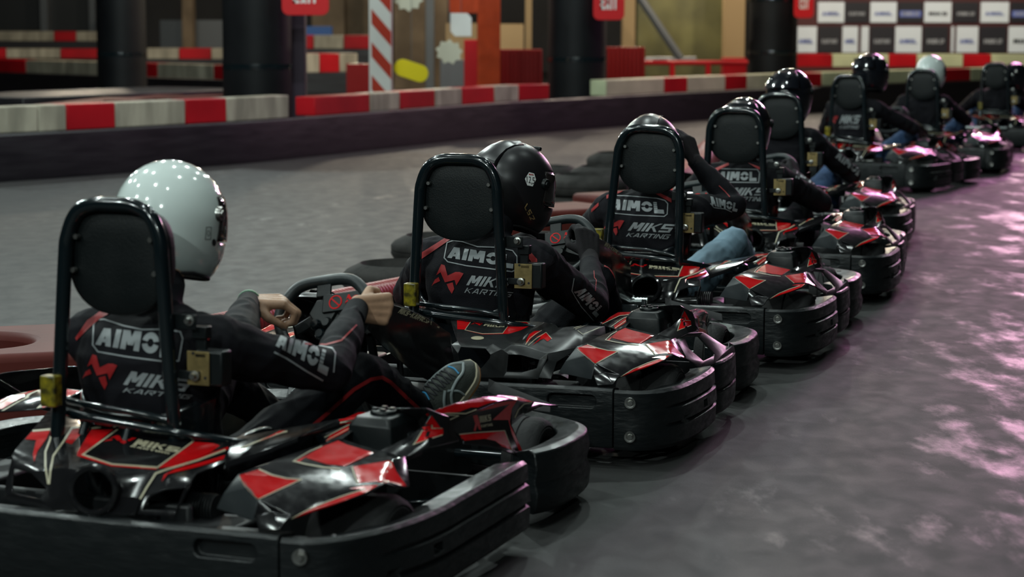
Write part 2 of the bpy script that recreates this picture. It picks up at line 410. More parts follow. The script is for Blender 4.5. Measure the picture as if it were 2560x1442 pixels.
    for s in (-1, 1):
        tube(bm, [(s*.30, -.74, .10), (s*.31, -.4, .07), (s*.31, .1, .055), (s*.30, .7, .055), (s*.22, 1.1, .07)], .015, smooth=4)
        tube(bm, [(s*.31, -.6, .09), (s*.62, -.66, .12), (s*.77, -.5, .14), (s*.78, .1, .14), (s*.6, .3, .1), (s*.31, .3, .06)], .012, smooth=4)
        tube(bm, [(s*.28, -.1, .06), (s*.5, -.1, .1), (s*.77, -.1, .14)], .01)
    tube(bm, [(-.22, 1.1, .07), (0, 1.13, .07), (.22, 1.1, .07)], .014); tube(bm, [(-.31, -.7, .12), (.31, -.7, .12)], .014)
    cyl(bm, (-.62, -.43, .14), (.62, -.43, .14), .02); cyl(bm, (-.6, .83, .12), (.6, .83, .12), .014)
    obj('chassis_frame', bm, M_pipe, K)
    # --- engine and exhaust box deep between the covers
    bm = bmesh.new(); box(bm, (.50, -.36, .17), (.20, .30, .18)); box(bm, (.36, -.62, .17), (.20, .13, .12)); box(bm, (-.45, -.45, .17), (.26, .32, .16))
    cyl(bm, (.36, -.52, .17), (.36, -.40, .17), .07)
    box(bm, (.0, -.6, .15), (.5, .2, .12)); box(bm, (.02, -.655, .17), (.62, .02, .20))  # last thin plate is added behind the rear port to keep its inside dark
    obj('engine', bm, M_dark, K, bevel=.01)
    bm = bmesh.new()
    for i in range(9): cyl(bm, (.30+.008*i, -.60, .25), (.303+.008*i, -.60, .25), .035)
    obj('cooling_fins', bm, M_dark, K)
    # --- wheels
    for x, y, r, wd in ((.665, -.43, .14, .20), (-.665, -.43, .14, .20), (.602, .835, .122, .11), (-.602, .835, .122, .11)):
        s = 1 if x > 0 else -1; Mx = Matrix.Translation((x, y, r)) @ Matrix.Rotation(s*PI/2, 4, 'Y')
        h = wd/2
        bm = bmesh.new(); lathe(bm, [(.066, -h+.012), (r-.03, -h), (r-.01, -h+.008), (r, -h+.03), (r, -.012), (r-.004, -.010), (r-.004, -.004), (r, -.002), (r, h-.03), (r-.01, h-.008), (r-.022, h-.001), (r-.026, h-.004), (r-.03, h), (.075, h-.004), (.066, h-.012), (.066, -h+.012)], Mx, 40)
        tw = obj('wheel', bm, M_rub, K, sharp=40)
        bm = bmesh.new(); lathe(bm, [(0, h-.05), (.025, h-.05), (.027, h-.02), (.034, h-.02), (.036, h-.055), (.058, h-.045), (.066, h-.008), (.070, h-.006), (.066, h-.03), (.06, -h+.02), (0, -h+.02)], Mx, 32)
        obj('rim', bm, M_rim, tw)
    # --- seat shell
    bm = bmesh.new(); cen = catmull([(.16, .17), (.06, .10), (-.12, .07), (-.27, .09), (-.355, .20), (-.395, .33), (-.415, .44)], 3)
    cen = catmull([(0, y, z) for y, z in [(.16, .17), (.06, .10), (-.12, .07), (-.27, .09), (-.355, .20), (-.395, .33), (-.41, .42)]], 4)
    g = []
    for i, c in enumerate(cen):
        t = i/(len(cen)-1); row = []
        for j in range(13):
            u = -1+j/6; e = max(0, abs(u)-.45)/.55
            up = (.17*e**1.5)*(1-.3*t) if t < .55 else .05*e
            row.append(bm.verts.new((u*(.185+.015*t), c.y+(e**2)*(.20*max(0, t-.45)), c.z+up)))
        g.append(row)
    for i in range(len(g)-1):
        for j in range(12): bm.faces.new((g[i][j], g[i][j+1], g[i+1][j+1], g[i+1][j]))
    obj('seat', bm, M_seat, K, solid=.008, sharp=60)
    # seat belt lip beside the hip
    bm = bmesh.new(); tube(bm, [(.20, -.36, .30), (.215, -.2, .335), (.215, -.05, .33), (.205, .06, .26), (.19, .13, .18)], .012, smooth=5); obj('seat_edge', bm, M_seat, K)
    # --- roll hoop with padded head rest
    bm = bmesh.new()
    tube(bm, [(-.148, -.50, .30), (-.150, -.475, .46), (-.140, -.452, .80), (-.132, -.448, .875), (-.105, -.446, .93), (-.06, -.445, .952), (0, -.445, .955), (.06, -.445, .952), (.105, -.446, .93),
              (.132, -.448, .875), (.140, -.450, .80), (.152, -.445, .56), (.160, -.43, .34)], .0185, seg=16, smooth=6)
    hoop = obj('roll_hoop', bm, M_pipe, K)
    bm = bmesh.new(); n = 40; ring = []
    out = []
    for i in range(n):
        a = 2*PI*i/n; x, z = math.sin(a), math.cos(a)
        if z > 0: px, pz = .143*math.copysign(abs(x)**.5, x), .135*abs(z)**.6
        else: px, pz = .143*math.copysign(abs(x)**.85, x), -.130*abs(z)**.92
        out.append((px, pz))
    for sc, dy in ((0, .008), (.55, .006), (.9, .003), (.985, -.002), (1, -.010), (1, -.04), (.93, -.052), (.5, -.060), (0, -.062)):
        if sc == 0: ring.append([bm.verts.new((0, -.432-dy, .805))])
        else: ring.append([bm.verts.new((px*sc, -.432-dy, .805+pz*sc)) for px, pz in out])
    for a, b in zip(ring, ring[1:]):
        for i in range(n):
            q = [a[i % len(a)], a[(i+1) % len(a)], b[(i+1) % len(b)], b[i % len(b)]]; q = list(dict.fromkeys(q))
            if len(q) > 2: bm.faces.new(q)
    pad = obj('head_rest', bm, M_pad, K, sharp=50)
    for x, z in ((-.107, .871), (.107, .871), (-.117, .787), (.117, .787)):
        bm = bmesh.new(); lathe(bm, [(0, .014), (.006, .014), (.0075, .011), (.0075, .0)], Matrix.Translation((x, -.440, z)) @ Matrix.Rotation(PI/2, 4, 'X'), 14); obj('rest_bolt', bm, M_steel, pad)
    # --- rear cross tube, label box, belt lock
    bm = bmesh.new()
    tube(bm, [(-.24, -.36, .40), (-.19, -.43, .425), (-.12, -.445, .415), (0, -.45, .405), (.13, -.45, .395), (.20, -.43, .385), (.30, -.36, .36), (.345, -.31, .345)], .0125, smooth=5)
    tube(bm, [(-.19, -.40, .445), (-.1, -.435, .442), (.08, -.445, .43), (.17, -.43, .41)], .009, smooth=4)
    cyl(bm, (-.10, -.44, .40), (-.10, -.47, .34), .012); cyl(bm, (.03, -.445, .40), (.03, -.475, .34), .012)
    cb = obj('rear_cross_tube', bm, M_pipe, K)
    bm = bmesh.new(); cyl(bm, (.345, -.31, .345), (.358, -.30, .342), .013); obj('tube_bolt', bm, M_steel, cb)
    bm = bmesh.new(); box(bm, (-.150, -.515, .487), (.044, .035, .078)); obj('yellow_label_box', bm, M_yel, K, bevel=.004, label='worn yellow and black label box')
    bm = bmesh.new(); box(bm, (.245, -.395, .553), (.076, .05, .088)); box(bm, (.225, -.42, .585), (.04, .012, .02))
    lk = obj('belt_reel', bm, M_blk, K, bevel=.006)
    bm = bmesh.new(); box(bm, (.218, -.424, .553), (.062, .004, .084)); obj('lock_plate', bm, M_gold, lk, bevel=.001, label='scratched brass coloured plate')
    for x, z in ((.205, .59), (.238, .53)):
        bm = bmesh.new(); cyl(bm, (x, -.4262, z), (x, -.4268, z), .004); obj('plate_hole', bm, M_lin, lk)
    bm = bmesh.new(); box(bm, (.195, -.428, .535), (.06, .004, .022)); box(bm, (.185, -.43, .668), (.066, .005, .038)); box(bm, (.215, -.40, .64), (.04, .03, .03)); box(bm, (.215, -.40, .60), (.028, .012, .06))
    br = obj('lock_bracket', bm, M_blk, K, bevel=.003)
    for x, z in ((.212, .535), (.200, .672)):
        bm = bmesh.new(); lathe(bm, [(0, .016), (.007, .016), (.0085, .012), (.009, .005), (.013, .004), (.013, 0)], Matrix.Translation((x, -.432, z)) @ Matrix.Rotation(PI/2, 4, 'X'), 16); obj('lock_bolt', bm, M_steel, br)
    # --- fuel tank with cap
    Rz = Matrix.Translation((.585, -.135, 0)) @ Matrix.Rotation(-.04, 4, 'Z')
    bm = bmesh.new(); lev = [(.070, .088, .30), (.066, .083, .36), (.062, .080, .398), (.048, .065, .418)]; rg = []
    for a, b, z in lev:
        q = rrect(-a, -b, a, b, .012, 2); rg.append([bm.verts.new(Rz @ Vector((x, y, z))) for x, y in q])
    for a, b in zip(rg, rg[1:]):
        for i in range(len(a)): bm.faces.new((a[i], a[(i+1) % len(a)], b[(i+1) % len(a)], b[i]))
    bm.faces.new(rg[-1]); bm.faces.new(rg[0])
    tk = obj('fuel_tank', bm, M_blk, K, bevel=.003)
    bm = bmesh.new(); lathe(bm, [(.034, .415), (.034, .424), (.030, .428), (.022, .428), (.021, .424), (0, .424)], Rz, 28)
    for a in range(4): box(bm, Rz @ Vector((.022*math.cos(a*PI/2+.4), .022*math.sin(a*PI/2+.4), .430)), (.014, .012, .007))
    obj('tank_cap', bm, M_blk, tk, bevel=.002)
    bm = bmesh.new(); box(bm, Rz @ Vector((.0665, .02, .365)), (.003, .034, .012)); box(bm, Rz @ Vector((.0685, .02, .348)), (.003, .030, .008)); obj('tank_marks', bm, M_print if False else M_flank, tk)
    # --- side cover, right: facets surveyed on the second kart
    z = lambda fr, x, y, v: V(fr, x, y, 'z', v)
    yv = lambda fr, x, y, v: V(fr, x, y, 'y', v)
    P = dict(a=z('Z5', 10, 690, .362), e=z('Z5', 300, 555, .368), g=z('Z5', 548, 460, .372), d=z('Z5', 655, 425, .374),
             A=yv('Z5', 255, 905, -.745), R=yv('Z5', 560, 738, -.60), B=z('Z5', 845, 655, .345), T=z('Z5', 1050, 525, .355),
             m=yv('Z5', 120, 800, -.735), bl=yv('Z5', -226, 1021, -.70), br=yv('Z5', 216, 1115, -.752), m2=yv('Z5', -130, 870, -.715),
             F1=yv('Z5', 232, 1060, -.757), F2=yv('Z5', 285, 1205, -.77), F3=yv('Z5', 500, 1190, -.77), f0=yv('Z5', 545, 1110, -.76),
             c0=yv('Z5', 400, 1020, -.735), k0=yv('Z5', 575, 1065, -.74), k1=yv('Z5', 740, 925, -.66), k2=yv('Z5', 910, 835, -.58), k3=yv('Z5', 1060, 780, -.51), k4=yv('Z5', 1250, 772, -.47),
             f1=yv('Z5', 800, 1010, -.68), f2=yv('Z5', 1190, 880, -.555), f3=yv('Z5', 1300, 795, -.49), f4=yv('Z5', 1390, 835, -.455),
             C=z('Z5', 925, 640, .343), E=z('Z5', 1250, 597, .346), t=V('Z5', 1465, 833, 'x', .775), f5=V('Z5', 1560, 885, 'x', .788),
             h0=V('Z5', 1330, 575, 'x', .716))
    faces = ['a A R e', 'e R B g', 'g B T d', 'a m A *', 'a m2 m *', 'm2 bl br m *', 'm br A *', 'A br F1 c0', 'F1 F2 F3 c0', 'A c0 k0', 'F3 f0 k0 c0', 'A k0 k1', 'A k1 R', 'R k1 k2', 'R k2 B', 'B k2 k3 C', 'C k3 k4 E',
             'f0 f1 k1 k0', 'f1 f2 k2 k1', 'f2 f3 k4 k3', 'f2 k3 k2', 'f3 f4 k4', 'k4 f4 t E', 'B C E T', 'T E h0', 'E t h0']
    cover = verts_faces('side_cover', P, faces, [M_body, M_flank], K, solid=.005, bevel=.003, sharp=14)
    if not damaged:
        xv = lambda fr, x, y, v: V(fr, x, y, 'x', v)
        P2 = dict(h0=P['h0'], t=P['t'], f5=P['f5'], tip=xv('Z5', 1655, 945, .800), w0=xv('Z5', 1500, 490, .735), w1=xv('Z5', 1690, 475, .742), w2=xv('Z5', 2045, 610, .80), w3=xv('Z5', 2110, 645, .815), w4=xv('Z5', 2130, 740, .825),
                  l1=xv('Z5', 1850, 905, .812), a1=xv('Z5', 1455, 548, .73), a2=xv('Z5', 1640, 540, .745), a3=xv('Z5', 1850, 770, .795), a4=xv('Z5', 1840, 795, .798), a5=xv('Z5', 1700, 862, .788), a6=xv('Z5', 1510, 700, .748),
                  v1=xv('Z5', 1720, 492, .745), v2=xv('Z5', 2035, 690, .802))
        F2_ = ['h0 a1 a6 t', 't a6 a5 f5', 'f5 a5 tip', 'tip a5 a4 l1', 'l1 a4 a3 v2', 'l1 v2 w3 w4', 'v2 w2 w3', 'a3 a2 w1 v1 v2', 'h0 w0 a1', 'w0 w1 a2 a1']
        verts_faces('window_frame_panel', P2, F2_, M_bodym, K, solid=.006, bevel=.004, sharp=20)
    xv = lambda fr, x, y, v: V(fr, x, y, 'x', v)
    # collar round the tank
    Pr = dict(T=P['T'], E=P['E'], h0=P['h0'], d=P['d'], r1=xv('Z5', 1270, 400, .678), r2=xv('Z5', 1400, 280, .695), r3=xv('Z5', 1440, 190, .70), r4=xv('Z5', 1400, 132, .69), r5=xv('Z5', 1250, 128, .66), r6=xv('Z5', 1060, 145, .60),
              o1=xv('Z5', 1500, 490, .735), o2=xv('Z5', 1655, 462, .735), o3=xv('Z5', 1560, 215, .712), r7=yv('Z5', 830, 205, .02), r8=yv('Z5', 760, 290, -.16), q1=yv('Z5', 560, 212, .05), q2=yv('Z5', 440, 280, -.04), q3=yv('Z5', 320, 375, -.16), q4=yv('Z5', 520, 440, -.31), l4=Vector((.665, -.03, .35)), l5=Vector((.62, .0, .35)), l6=Vector((.56, .0, .35)))
    collar = verts_faces('tank_collar', Pr, ['T r1 h0 E', 'r1 r2 o1 h0', 'r2 r3 o2 o1', 'r3 r4 o3 o2', 'd r8 q4', 'q4 r8 r7 q1 q2 q3', 'r4 r5 l5 l4', 'r5 r6 l6 l5', 'r3 r4 l4'], M_body, K, solid=.004, bevel=.002, sharp=22)
    # front side panel between tank and front wheel (surveyed on the first kart)
    xv = lambda fr, x, y, v: V(fr, x, y, 'x', v)
    Pf = dict(a=xv('D6', 120, 645, 0.69), b=xv('D6', 480, 500, 0.68), c=xv('D6', 920, 395, 0.665), e=xv('D6', 1180, 372, 0.655), f=xv('D6', 1420, 385, 0.645), g=xv('D6', 1640, 470, 0.64),
              h=xv('D6', 470, 805, 0.7), i=xv('D6', 860, 590, 0.69), j=xv('D6', 1180, 455, 0.675), k=xv('D6', 1400, 450, 0.665), l=xv('D6', 1310, 740, 0.67), m=xv('D6', 1500, 1200, 0.675), n=xv('D6', 1560, 1275, 0.69),
              o=xv('D6', 585, 925, 0.705), p=xv('D6', 660, 1050, 0.715), q=xv('D6', 1000, 1075, 0.715), r=xv('D6', 1250, 1150, 0.7),
              s=xv('D6', 1325, 795, 0.675), t=xv('D6', 1500, 645, 0.66), u=xv('D6', 1780, 515, 0.65), v=xv('D6', 1970, 512, 0.645), x=xv('D6', 1420, 470, 0.665), y2=xv('D6', 1330, 610, 0.67), z=xv('D6', 1975, 545, 0.645),
              q2=xv('D6', 960, 985, 0.702), p2=xv('D6', 660, 1005, 0.71), r2=xv('D6', 1250, 1085, 0.688))
    if not damaged:
        for k_, x_ in dict(b=.665, c=.635, e=.61, f=.595, g=.58, i=.665, j=.635, k=.615, l=.615, m=.63, n=.645, s=.62, t=.605, u=.595, v=.585, x=.605, y2=.61, z=.585, r=.66, r2=.65, q=.69, q2=.68).items():
            P0 = Pf[k_]; o_, d_ = kray('D6', 0, 0); d_ = (P0-o_).normalized(); Pf[k_] = P0+d_*((x_-P0.x)/d_.x)
            if k_ in 'bcefgijkuvxz': Pf[k_].z -= .020
    front = verts_faces('front_side_panel', Pf, ['a b i h', 'b c j i', 'c e k j', 'e f k', 'h i o', 'i j l o', 'j k y2 l', 'o l r2 q2 p2', 'p2 q2 q p', 'q2 r2 r q', 'l m r2', 'r2 m n r', 'f g x k', 'k x y2', 'x g t', 'x t s y2', 'g u t', 'g v u', 'y2 s l', 'v z u'], M_body, K, solid=.004, bevel=.003, sharp=34)
    Pn = dict(a=yv('D6', 1010, 150, 1.16), b=yv('D6', 1100, 195, 1.16), c=yv('D6', 1870, 492, 1.0), d=yv('D6', 1870, 620, .98), e=yv('D6', 1400, 560, 1.05), f=yv('D6', 1000, 330, 1.14))
    verts_faces('front_fairing', Pn, ['a b f', 'b e f', 'b c d e'], M_lin, K, solid=.004, bevel=.001)
    # nose: low front cone and the tall steering hood
    bm = bmesh.new(); g = []
    for yy, hw, zz in ((1.10, .50, .20), (1.14, .48, .23), (1.20, .40, .24), (1.27, .25, .20)):
        g.append([bm.verts.new((hw*u, yy, zz-.10*abs(u)**3+.02)) for u in (-1, -.7, -.35, 0, .35, .7, 1)])
    for a, b in zip(g, g[1:]):
        for i in range(6): bm.faces.new((a[i], a[i+1], b[i+1], b[i]))
    obj('nose_cone', bm, M_bodym, K, solid=.005)
    bm = bmesh.new(); g = []
    for yy, hw, zt, zb in ((.70, .115, .585, .50), (.76, .135, .590, .44), (.95, .155, .54, .33), (1.12, .165, .48, .26), (1.25, .165, .425, .25), (1.29, .15, .40, .26)):
        g.append([bm.verts.new(p) for p in ((-hw-.01, yy+.02, zb), (-hw, yy, zt-.012), (-hw+.025, yy, zt), (hw-.025, yy, zt), (hw, yy, zt-.012), (hw+.01, yy+.02, zb))])
    for a, b in zip(g, g[1:]):
        for i in range(5): bm.faces.new((a[i], a[i+1], b[i+1], b[i]))
    hood = obj('steering_hood', bm, M_body, K, solid=.004, bevel=.003, sharp=12)
    bm = bmesh.new(); box(bm, (.02, 1.02, .28), (.02, .02, .34), Matrix.Rotation(.35, 3, 'X')); box(bm, (.11, 1.0, .28), (.016, .012, .30), Matrix.Rotation(.2, 3, 'X')); obj('hood_stay', bm, M_rim, hood)
    # pedals
    for s in (-1, 1):
        bm = bmesh.new(); box(bm, (s*.235+.055, .96, .235), (.018, .02, .15), Matrix.Rotation(-.45, 3, 'X')); box(bm, (s*.235, .97, .25), (.07, .012, .07), Matrix.Rotation(-.45, 3, 'X')); obj('pedal', bm, M_pipe, K, bevel=.003)
    # --- steering wheel
    DX = .045 if damaged else 0
    Mw = Matrix.Translation((.03, .625, .552)) @ Matrix.Rotation(-.18, 4, 'Y') @ Matrix.Rotation(math.radians(62), 4, 'X')
    bm = bmesh.new(); pts = [(-.065, .098, 0), (0, .10, 0), (.06, .098, 0), (.105, .080, 0), (.142, .030, 0), (.146, -.02, 0), (.118, -.08, 0), (.07, -.115, 0), (0, -.122, 0), (-.07, -.115, 0), (-.118, -.08, 0), (-.146, -.02, 0), (-.142, .030, 0), (-.105, .080, 0)]
    tube(bm, [Mw @ Vector(p) for p in pts], .0178, seg=14, closed=True, smooth=5)
    sw = obj('steering_wheel', bm, M_grip, K)
    bm = bmesh.new()
    for a in (90, 205, 335):
        t = math.radians(a); e = Vector((.098*math.cos(t), .098*math.sin(t), -.002)); box(bm, Mw @ (e*.62+Vector((0, 0, -.008))), (.034, .085, .006), (Mw.to_3x3() @ Matrix.Rotation(t-PI/2, 3, 'Z')))
    lathe(bm, [(0, .004), (.045, .004), (.048, -.004), (.048, -.016), (0, -.016)], Mw, 6)
    sp = obj('wheel_hub', bm, M_blk, sw, bevel=.002)
    bm = bmesh.new(); box(bm, Mw @ Vector((.028+DX, .022, .006)), (.145, .058, .010), Mw.to_3x3()); box(bm, Mw @ Vector((0, .072, .004)), (.048, .05, .008), Mw.to_3x3()); hp = obj('hub_plate', bm, M_blk, sw, bevel=.003)
    bm = bmesh.new()
    for p in [(x*.05+.012, y*.05+.02) for x, y in ()]: pass
    for q in MARK: prism(bm, [(.032+DX+.042*a, .006+.034*b) for a, b in q], .001, Mw @ Matrix.Translation((0, 0, .0115)))
    for q in _arc(DX, .022, .022, .022, 0, 360, .004, 20): prism(bm, q, .001, Mw @ Matrix.Translation((0, 0, .0115)))
    prism(bm, [(-.016+DX, .034), (-.013+DX, .037), (.016+DX, .010), (.013+DX, .007)], .001, Mw @ Matrix.Translation((0, 0, .0125)))
    obj('red_hub_symbols', bm, M_red, hp)
    for a in (30, 150, 270):
        t = math.radians(a); bm = bmesh.new(); lathe(bm, [(0, .016), (.012, .016), (.017, .008), (.018, 0)], Mw @ Matrix.Translation((.022*math.cos(t), .022*math.sin(t)-.05, .004)), 16); obj('hub_bolt', bm, M_blk if a == 30 else M_pipe, sw)
    bm = bmesh.new(); lathe(bm, [(0, .05), (.03, .048), (.048, .038), (.055, .02), (.05, 0)], Matrix.Translation((.33, .10, .285)), 20); obj('side_cap', bm, M_pipe, K)
    bm = bmesh.new(); cyl(bm, Mw @ Vector((0, 0, -.01)), (.02, 1.02, .12), .012); obj('steering_column', bm, M_steel, K)
    # --- rear body panel over engine and axle
    if kind == 'A':
        Q = dict(a=z('Z1', 580, 130, .392), b=yv('Z1', 195, 580, -.60), c=yv('Z1', 150, 650, -.65), d=yv('Z1', 30, 1180, -.745), e=yv('Z1', 820, 820, -.70), f=yv('Z1', 1450, 860, -.70), g=yv('Z1', 1850, 850, -.68),
                 h=yv('Z2', 680, 880, -.62), i=yv('Z2', 1025, 738, -.50), j=z('Z2', 1100, 455, .372), k=z('Z2', 560, 330, .382), l=yv('Z2', 575, 1100, -.70), m=yv('Z2', 415, 1400, -.745), n=yv('Z1', 640, 1330, -.75), o=yv('Z1', 1620, 1380, -.75),
                 p=z('Z1', 1120, 215, .388), q=yv('Z1', 1700, 1170, -.735), r=yv('Z1', 580, 1030, -.73), s=yv('Z1', 720, 810, -.70), t=yv('Z2', -30, 1370, -.75), u=yv('Z2', 360, 880, -.67),
                 x1=yv('Z1', 160, 810, -.69), x2=yv('Z1', 370, 860, -.705), x3=yv('Z1', 560, 1060, -.735), x4=yv('Z1', 480, 1190, -.747), x5=yv('Z1', 140, 1110, -.745),
                 y1=yv('Z2', 130, 1130, -.73), y2=yv('Z2', 300, 1070, -.72), y3=yv('Z2', 550, 1045, -.70), y4=yv('Z2', 430, 1320, -.74), y5=yv('Z2', 20, 1320, -.745))
        bm = bmesh.new(); v = {k: bm.verts.new(p) for k, p in Q.items()}
        def F(s_): bm.faces.new([v[k] for k in s_.split()])
        for s_ in ['a b s p', 'b c x2 s', 'p s e', 'p e f k', 'k f g', 'k g u j', 'u h i j', 's x2 x3 r', 'c x1 x2', 'c d x5 x1', 'x5 d n x4', 'x4 n r x3', 'g q y2 u', 'u y2 y3 h', 'h y3 l', 'q y1 y2', 'q t y5 y1', 'y5 t m y4', 'l y3 y4 m']: F(s_)
        # round port in the rear face
        ox = [Q['r'], Q['s'], Q['e'], Q['f'], Q['g'], Q['q'], Q['o'], Q['n']]
        N = 32; c3 = yv('Z1', 1130, 1085, -.735); hole = []; outer = []
        ov = [v[k] for k in ('r', 's', 'e', 'f', 'g', 'q', 'o', 'n')]
        hv = []
        for kx, ky in ((870, 1150), (890, 950), (960, 840), (1290, 840), (1385, 950), (1395, 1150), (1290, 1330), (980, 1330)):
            hv.append(bm.verts.new(yv('Z1', kx, ky, -.742)))
        for i in range(8): bm.faces.new((ov[i], ov[(i+1) % 8], hv[(i+1) % 8], hv[i]))
        rear = obj('rear_body_panel', bm, M_body, K, solid=.005, bevel=.003, sharp=24)
        # rim roll of the port and the flap toward the tank
        bm = bmesh.new(); rp = [yv('Z1', 1130+265*math.cos(t*2*PI/14), 1085-275*math.sin(t*2*PI/14), -.748) for t in range(14)]
        tube(bm, rp, .0085, closed=True, smooth=4, seg=8); obj('port_rim', bm, M_body, rear)
        if not damaged:
            bm = bmesh.new(); ypath = [(-.30, -.83), (-.1, -.84), (.06, -.84), (.155, -.835)]
            L = catmull([(x, y, .256) for x, y in ypath], 14); tube(bm, [p for p in L], lambda t: .024+.0022*math.sin(t*2*PI*20), seg=14)
            obj('exhaust_pipe', bm, M_hose, K, sharp=180)
    else:
        Q = dict(a=yv('Z4', 190, 250, -.40), b=yv('Z4', 145, 330, -.45), c=yv('Z4', 240, 622, -0.7), d=yv('Z4', 735, 660, -0.7), e=yv('Z4', 850, 735, -0.735), f=yv('Z4', 990, 670, -0.7), g=yv('Z4', 1170, 690, -0.7), h=yv('Z4', 1490, 795, -0.7),
                 i=yv('Z4', 1850, 470, -.42), j=yv('Z4', 2285, 418, -.33), j2=yv('Z4', 1640, 435, -.38), j3=yv('Z4', 2010, 405, -.30), j4=yv('Z4', 1985, 530, -.44), k=yv('Z4', 1600, 395, -.35), l=yv('Z4', 1450, 360, -.36), m=yv('Z4', 1290, 470, -.45), n=yv('Z4', 1270, 350, -.36), o=yv('Z4', 230, 255, -.40), o2=yv('Z4', 235, 470, -.55),
                 p=yv('Z4', 160, 670, -0.725), q=yv('Z4', 120, 1130, -0.742), r=yv('Z4', 775, 1130, -0.742), s=yv('Z4', 820, 760, -0.735), t=yv('Z4', 1360, 1150, -0.742), u=yv('Z4', 1480, 870, -0.735), w=yv('Z4', 880, 745, -0.735), w2=yv('Z4', 870, 1130, -0.742),
                 v1=yv('Z4', 1500, 885, -0.715), v2=yv('Z4', 1430, 930, -0.735), v3=yv('Z4', 1370, 1130, -0.742), v4=yv('Z4', 1540, 1145, -0.742), v5=yv('Z4', 1620, 910, -0.7), v6=yv('Z4', 1960, 700, -0.56), v7=yv('Z4', 2300, 545, -.36))
        H1 = dict(A=(290, 702), B=(630, 722), C=(698, 810), D=(690, 860), E=(540, 1038), F=(300, 1030), G=(250, 800))
        H2 = dict(I=(950, 808), J=(1120, 812), K=(1375, 880), L=(1340, 1000), M=(1130, 1058), N=(925, 1048))
        for k_, (x, y) in {**H1, **H2}.items(): Q['H'+k_] = yv('Z4', x, y, -.736)
        bm = bmesh.new(); v = {k: bm.verts.new(p) for k, p in Q.items()}
        def F(s_): bm.faces.new([v[k] for k in s_.split()])
        for s_ in ['o o2 m n', 'a b o2 o', 'b c o2', 'o2 c d m', 'n m l', 'l m f', 'm d f', 'l f g j2 k', 'd e w f', 'j2 g h i', 'j2 i j3', 'i j4 j j3', 'i h v6', 'i v6 j4', 'j4 v6 v7 j', 'h u v1', 'h v1 v5 v6', 'v1 v2 v3 v4 v5',
                   'c HA HB d', 'd HB HC e', 'e s HC', 's r HD HC', 'r HE HD', 'r q HF HE', 'q p HG HF', 'p c HA HG', 'w HI HJ g f', 'g HJ HK h', 'h HK u', 'u HK HL t', 't HM HL', 't w2 HN HM', 'w2 w HI HN', 's e w w2 r']: F(s_)
        rear = obj('rear_body_panel', bm, M_bodym, K, solid=.005, bevel=.004, sharp=16)
    return dict(rear=rear, cover=cover, collar=collar, front=front, hood=hood, hoop=hoop)
def flap(K):
    """long wing from the rear panel to the tank, first kart and its kind"""
    yv = lambda fr, x, y, v: V(fr, x, y, 'y', v)
    P = dict(a=yv('Z2', 1100, 455, -.36), b=yv('Z2', 1025, 738, -.50), c=yv('Z2', 1400, 630, -.42), d=yv('Z2', 1900, 440, -.32), e=yv('Z8', 1100, 0, -.25), f=yv('Z6', 215, 432, -.18), g=yv('Z6', 330, 265, -.05), h=yv('Z6', 0, 300, -.12), i=yv('Z2', 1700, 345, -.24),
             b2=yv('Z2', 1010, 830, -.51), c2=yv('Z2', 1390, 700, -.43), d2=yv('Z2', 1900, 500, -.33))
    return verts_faces('side_wing', P, ['a b c i', 'i c d h', 'h d e g', 'g e f', 'b b2 c2 c', 'c c2 d2 d'], M_body, K, solid=.004, bevel=.003)
LEFT = []
def left_side(K, parts):
    """the left pod is the right one mirrored, without tank"""
    out = []
    for key in ('cover', 'collar', 'front'):
        src = parts[key]; me = src.data.copy()
        me.transform(Matrix.Diagonal((-1, 1, 1, 1))); me.flip_normals()
        o = bpy.data.objects.new({'cover': 'side_cover', 'collar': 'pod_collar', 'front': 'front_side_panel'}[key], me); COL.objects.link(o); o.parent = K
        for m in src.modifiers:
            pass
        out.append(o)
    return out
# ------------------------------------------------------------------ red and cream graphics of the bodywork
def line(fr, k, pts, w, m=None, closed=False): return (fr, k, stroke([(x, y) for x, y in pts], w, closed), m or M_cream)
def cover_gfx(o):
    graphics(o, [
        ('Z5', 2, [[(18, 692), (150, 648), (300, 700), (430, 732), (545, 740), (258, 898), (150, 830)]], M_red),
        ('Z5', 2, [[(410, 588), (560, 470), (655, 425), (760, 460), (1042, 528), (870, 632), (700, 615), (480, 560), (500, 520), (450, 590)]], M_red),
        ('Z5', 2, [[(935, 640), (1230, 592), (1262, 600), (1330, 690), (1465, 828), (1330, 778), (1200, 765), (1065, 775), (1005, 712)]], M_red),
        ('Z5', 2, [[(600, 1078), (760, 985), (960, 900), (1150, 828), (1010, 822), (1120, 800), (1250, 795), (1180, 850), (900, 972), (690, 1052)]], M_red),
        line('Z5', 2, [(150, 644), (290, 693), (430, 726), (560, 738), (410, 820), (262, 902)], 9),
        line('Z5', 2, [(12, 706), (130, 805), (250, 903)], 5),
        line('Z5', 2, [(548, 468), (470, 510), (392, 585), (520, 612), (690, 640), (845, 655)], 9),
        line('Z5', 2, [(925, 640), (1000, 718), (1060, 780)], 9),
        line('Z5', 2, [(597, 1078), (760, 975), (960, 890), (1150, 825)], 8)], L=60)
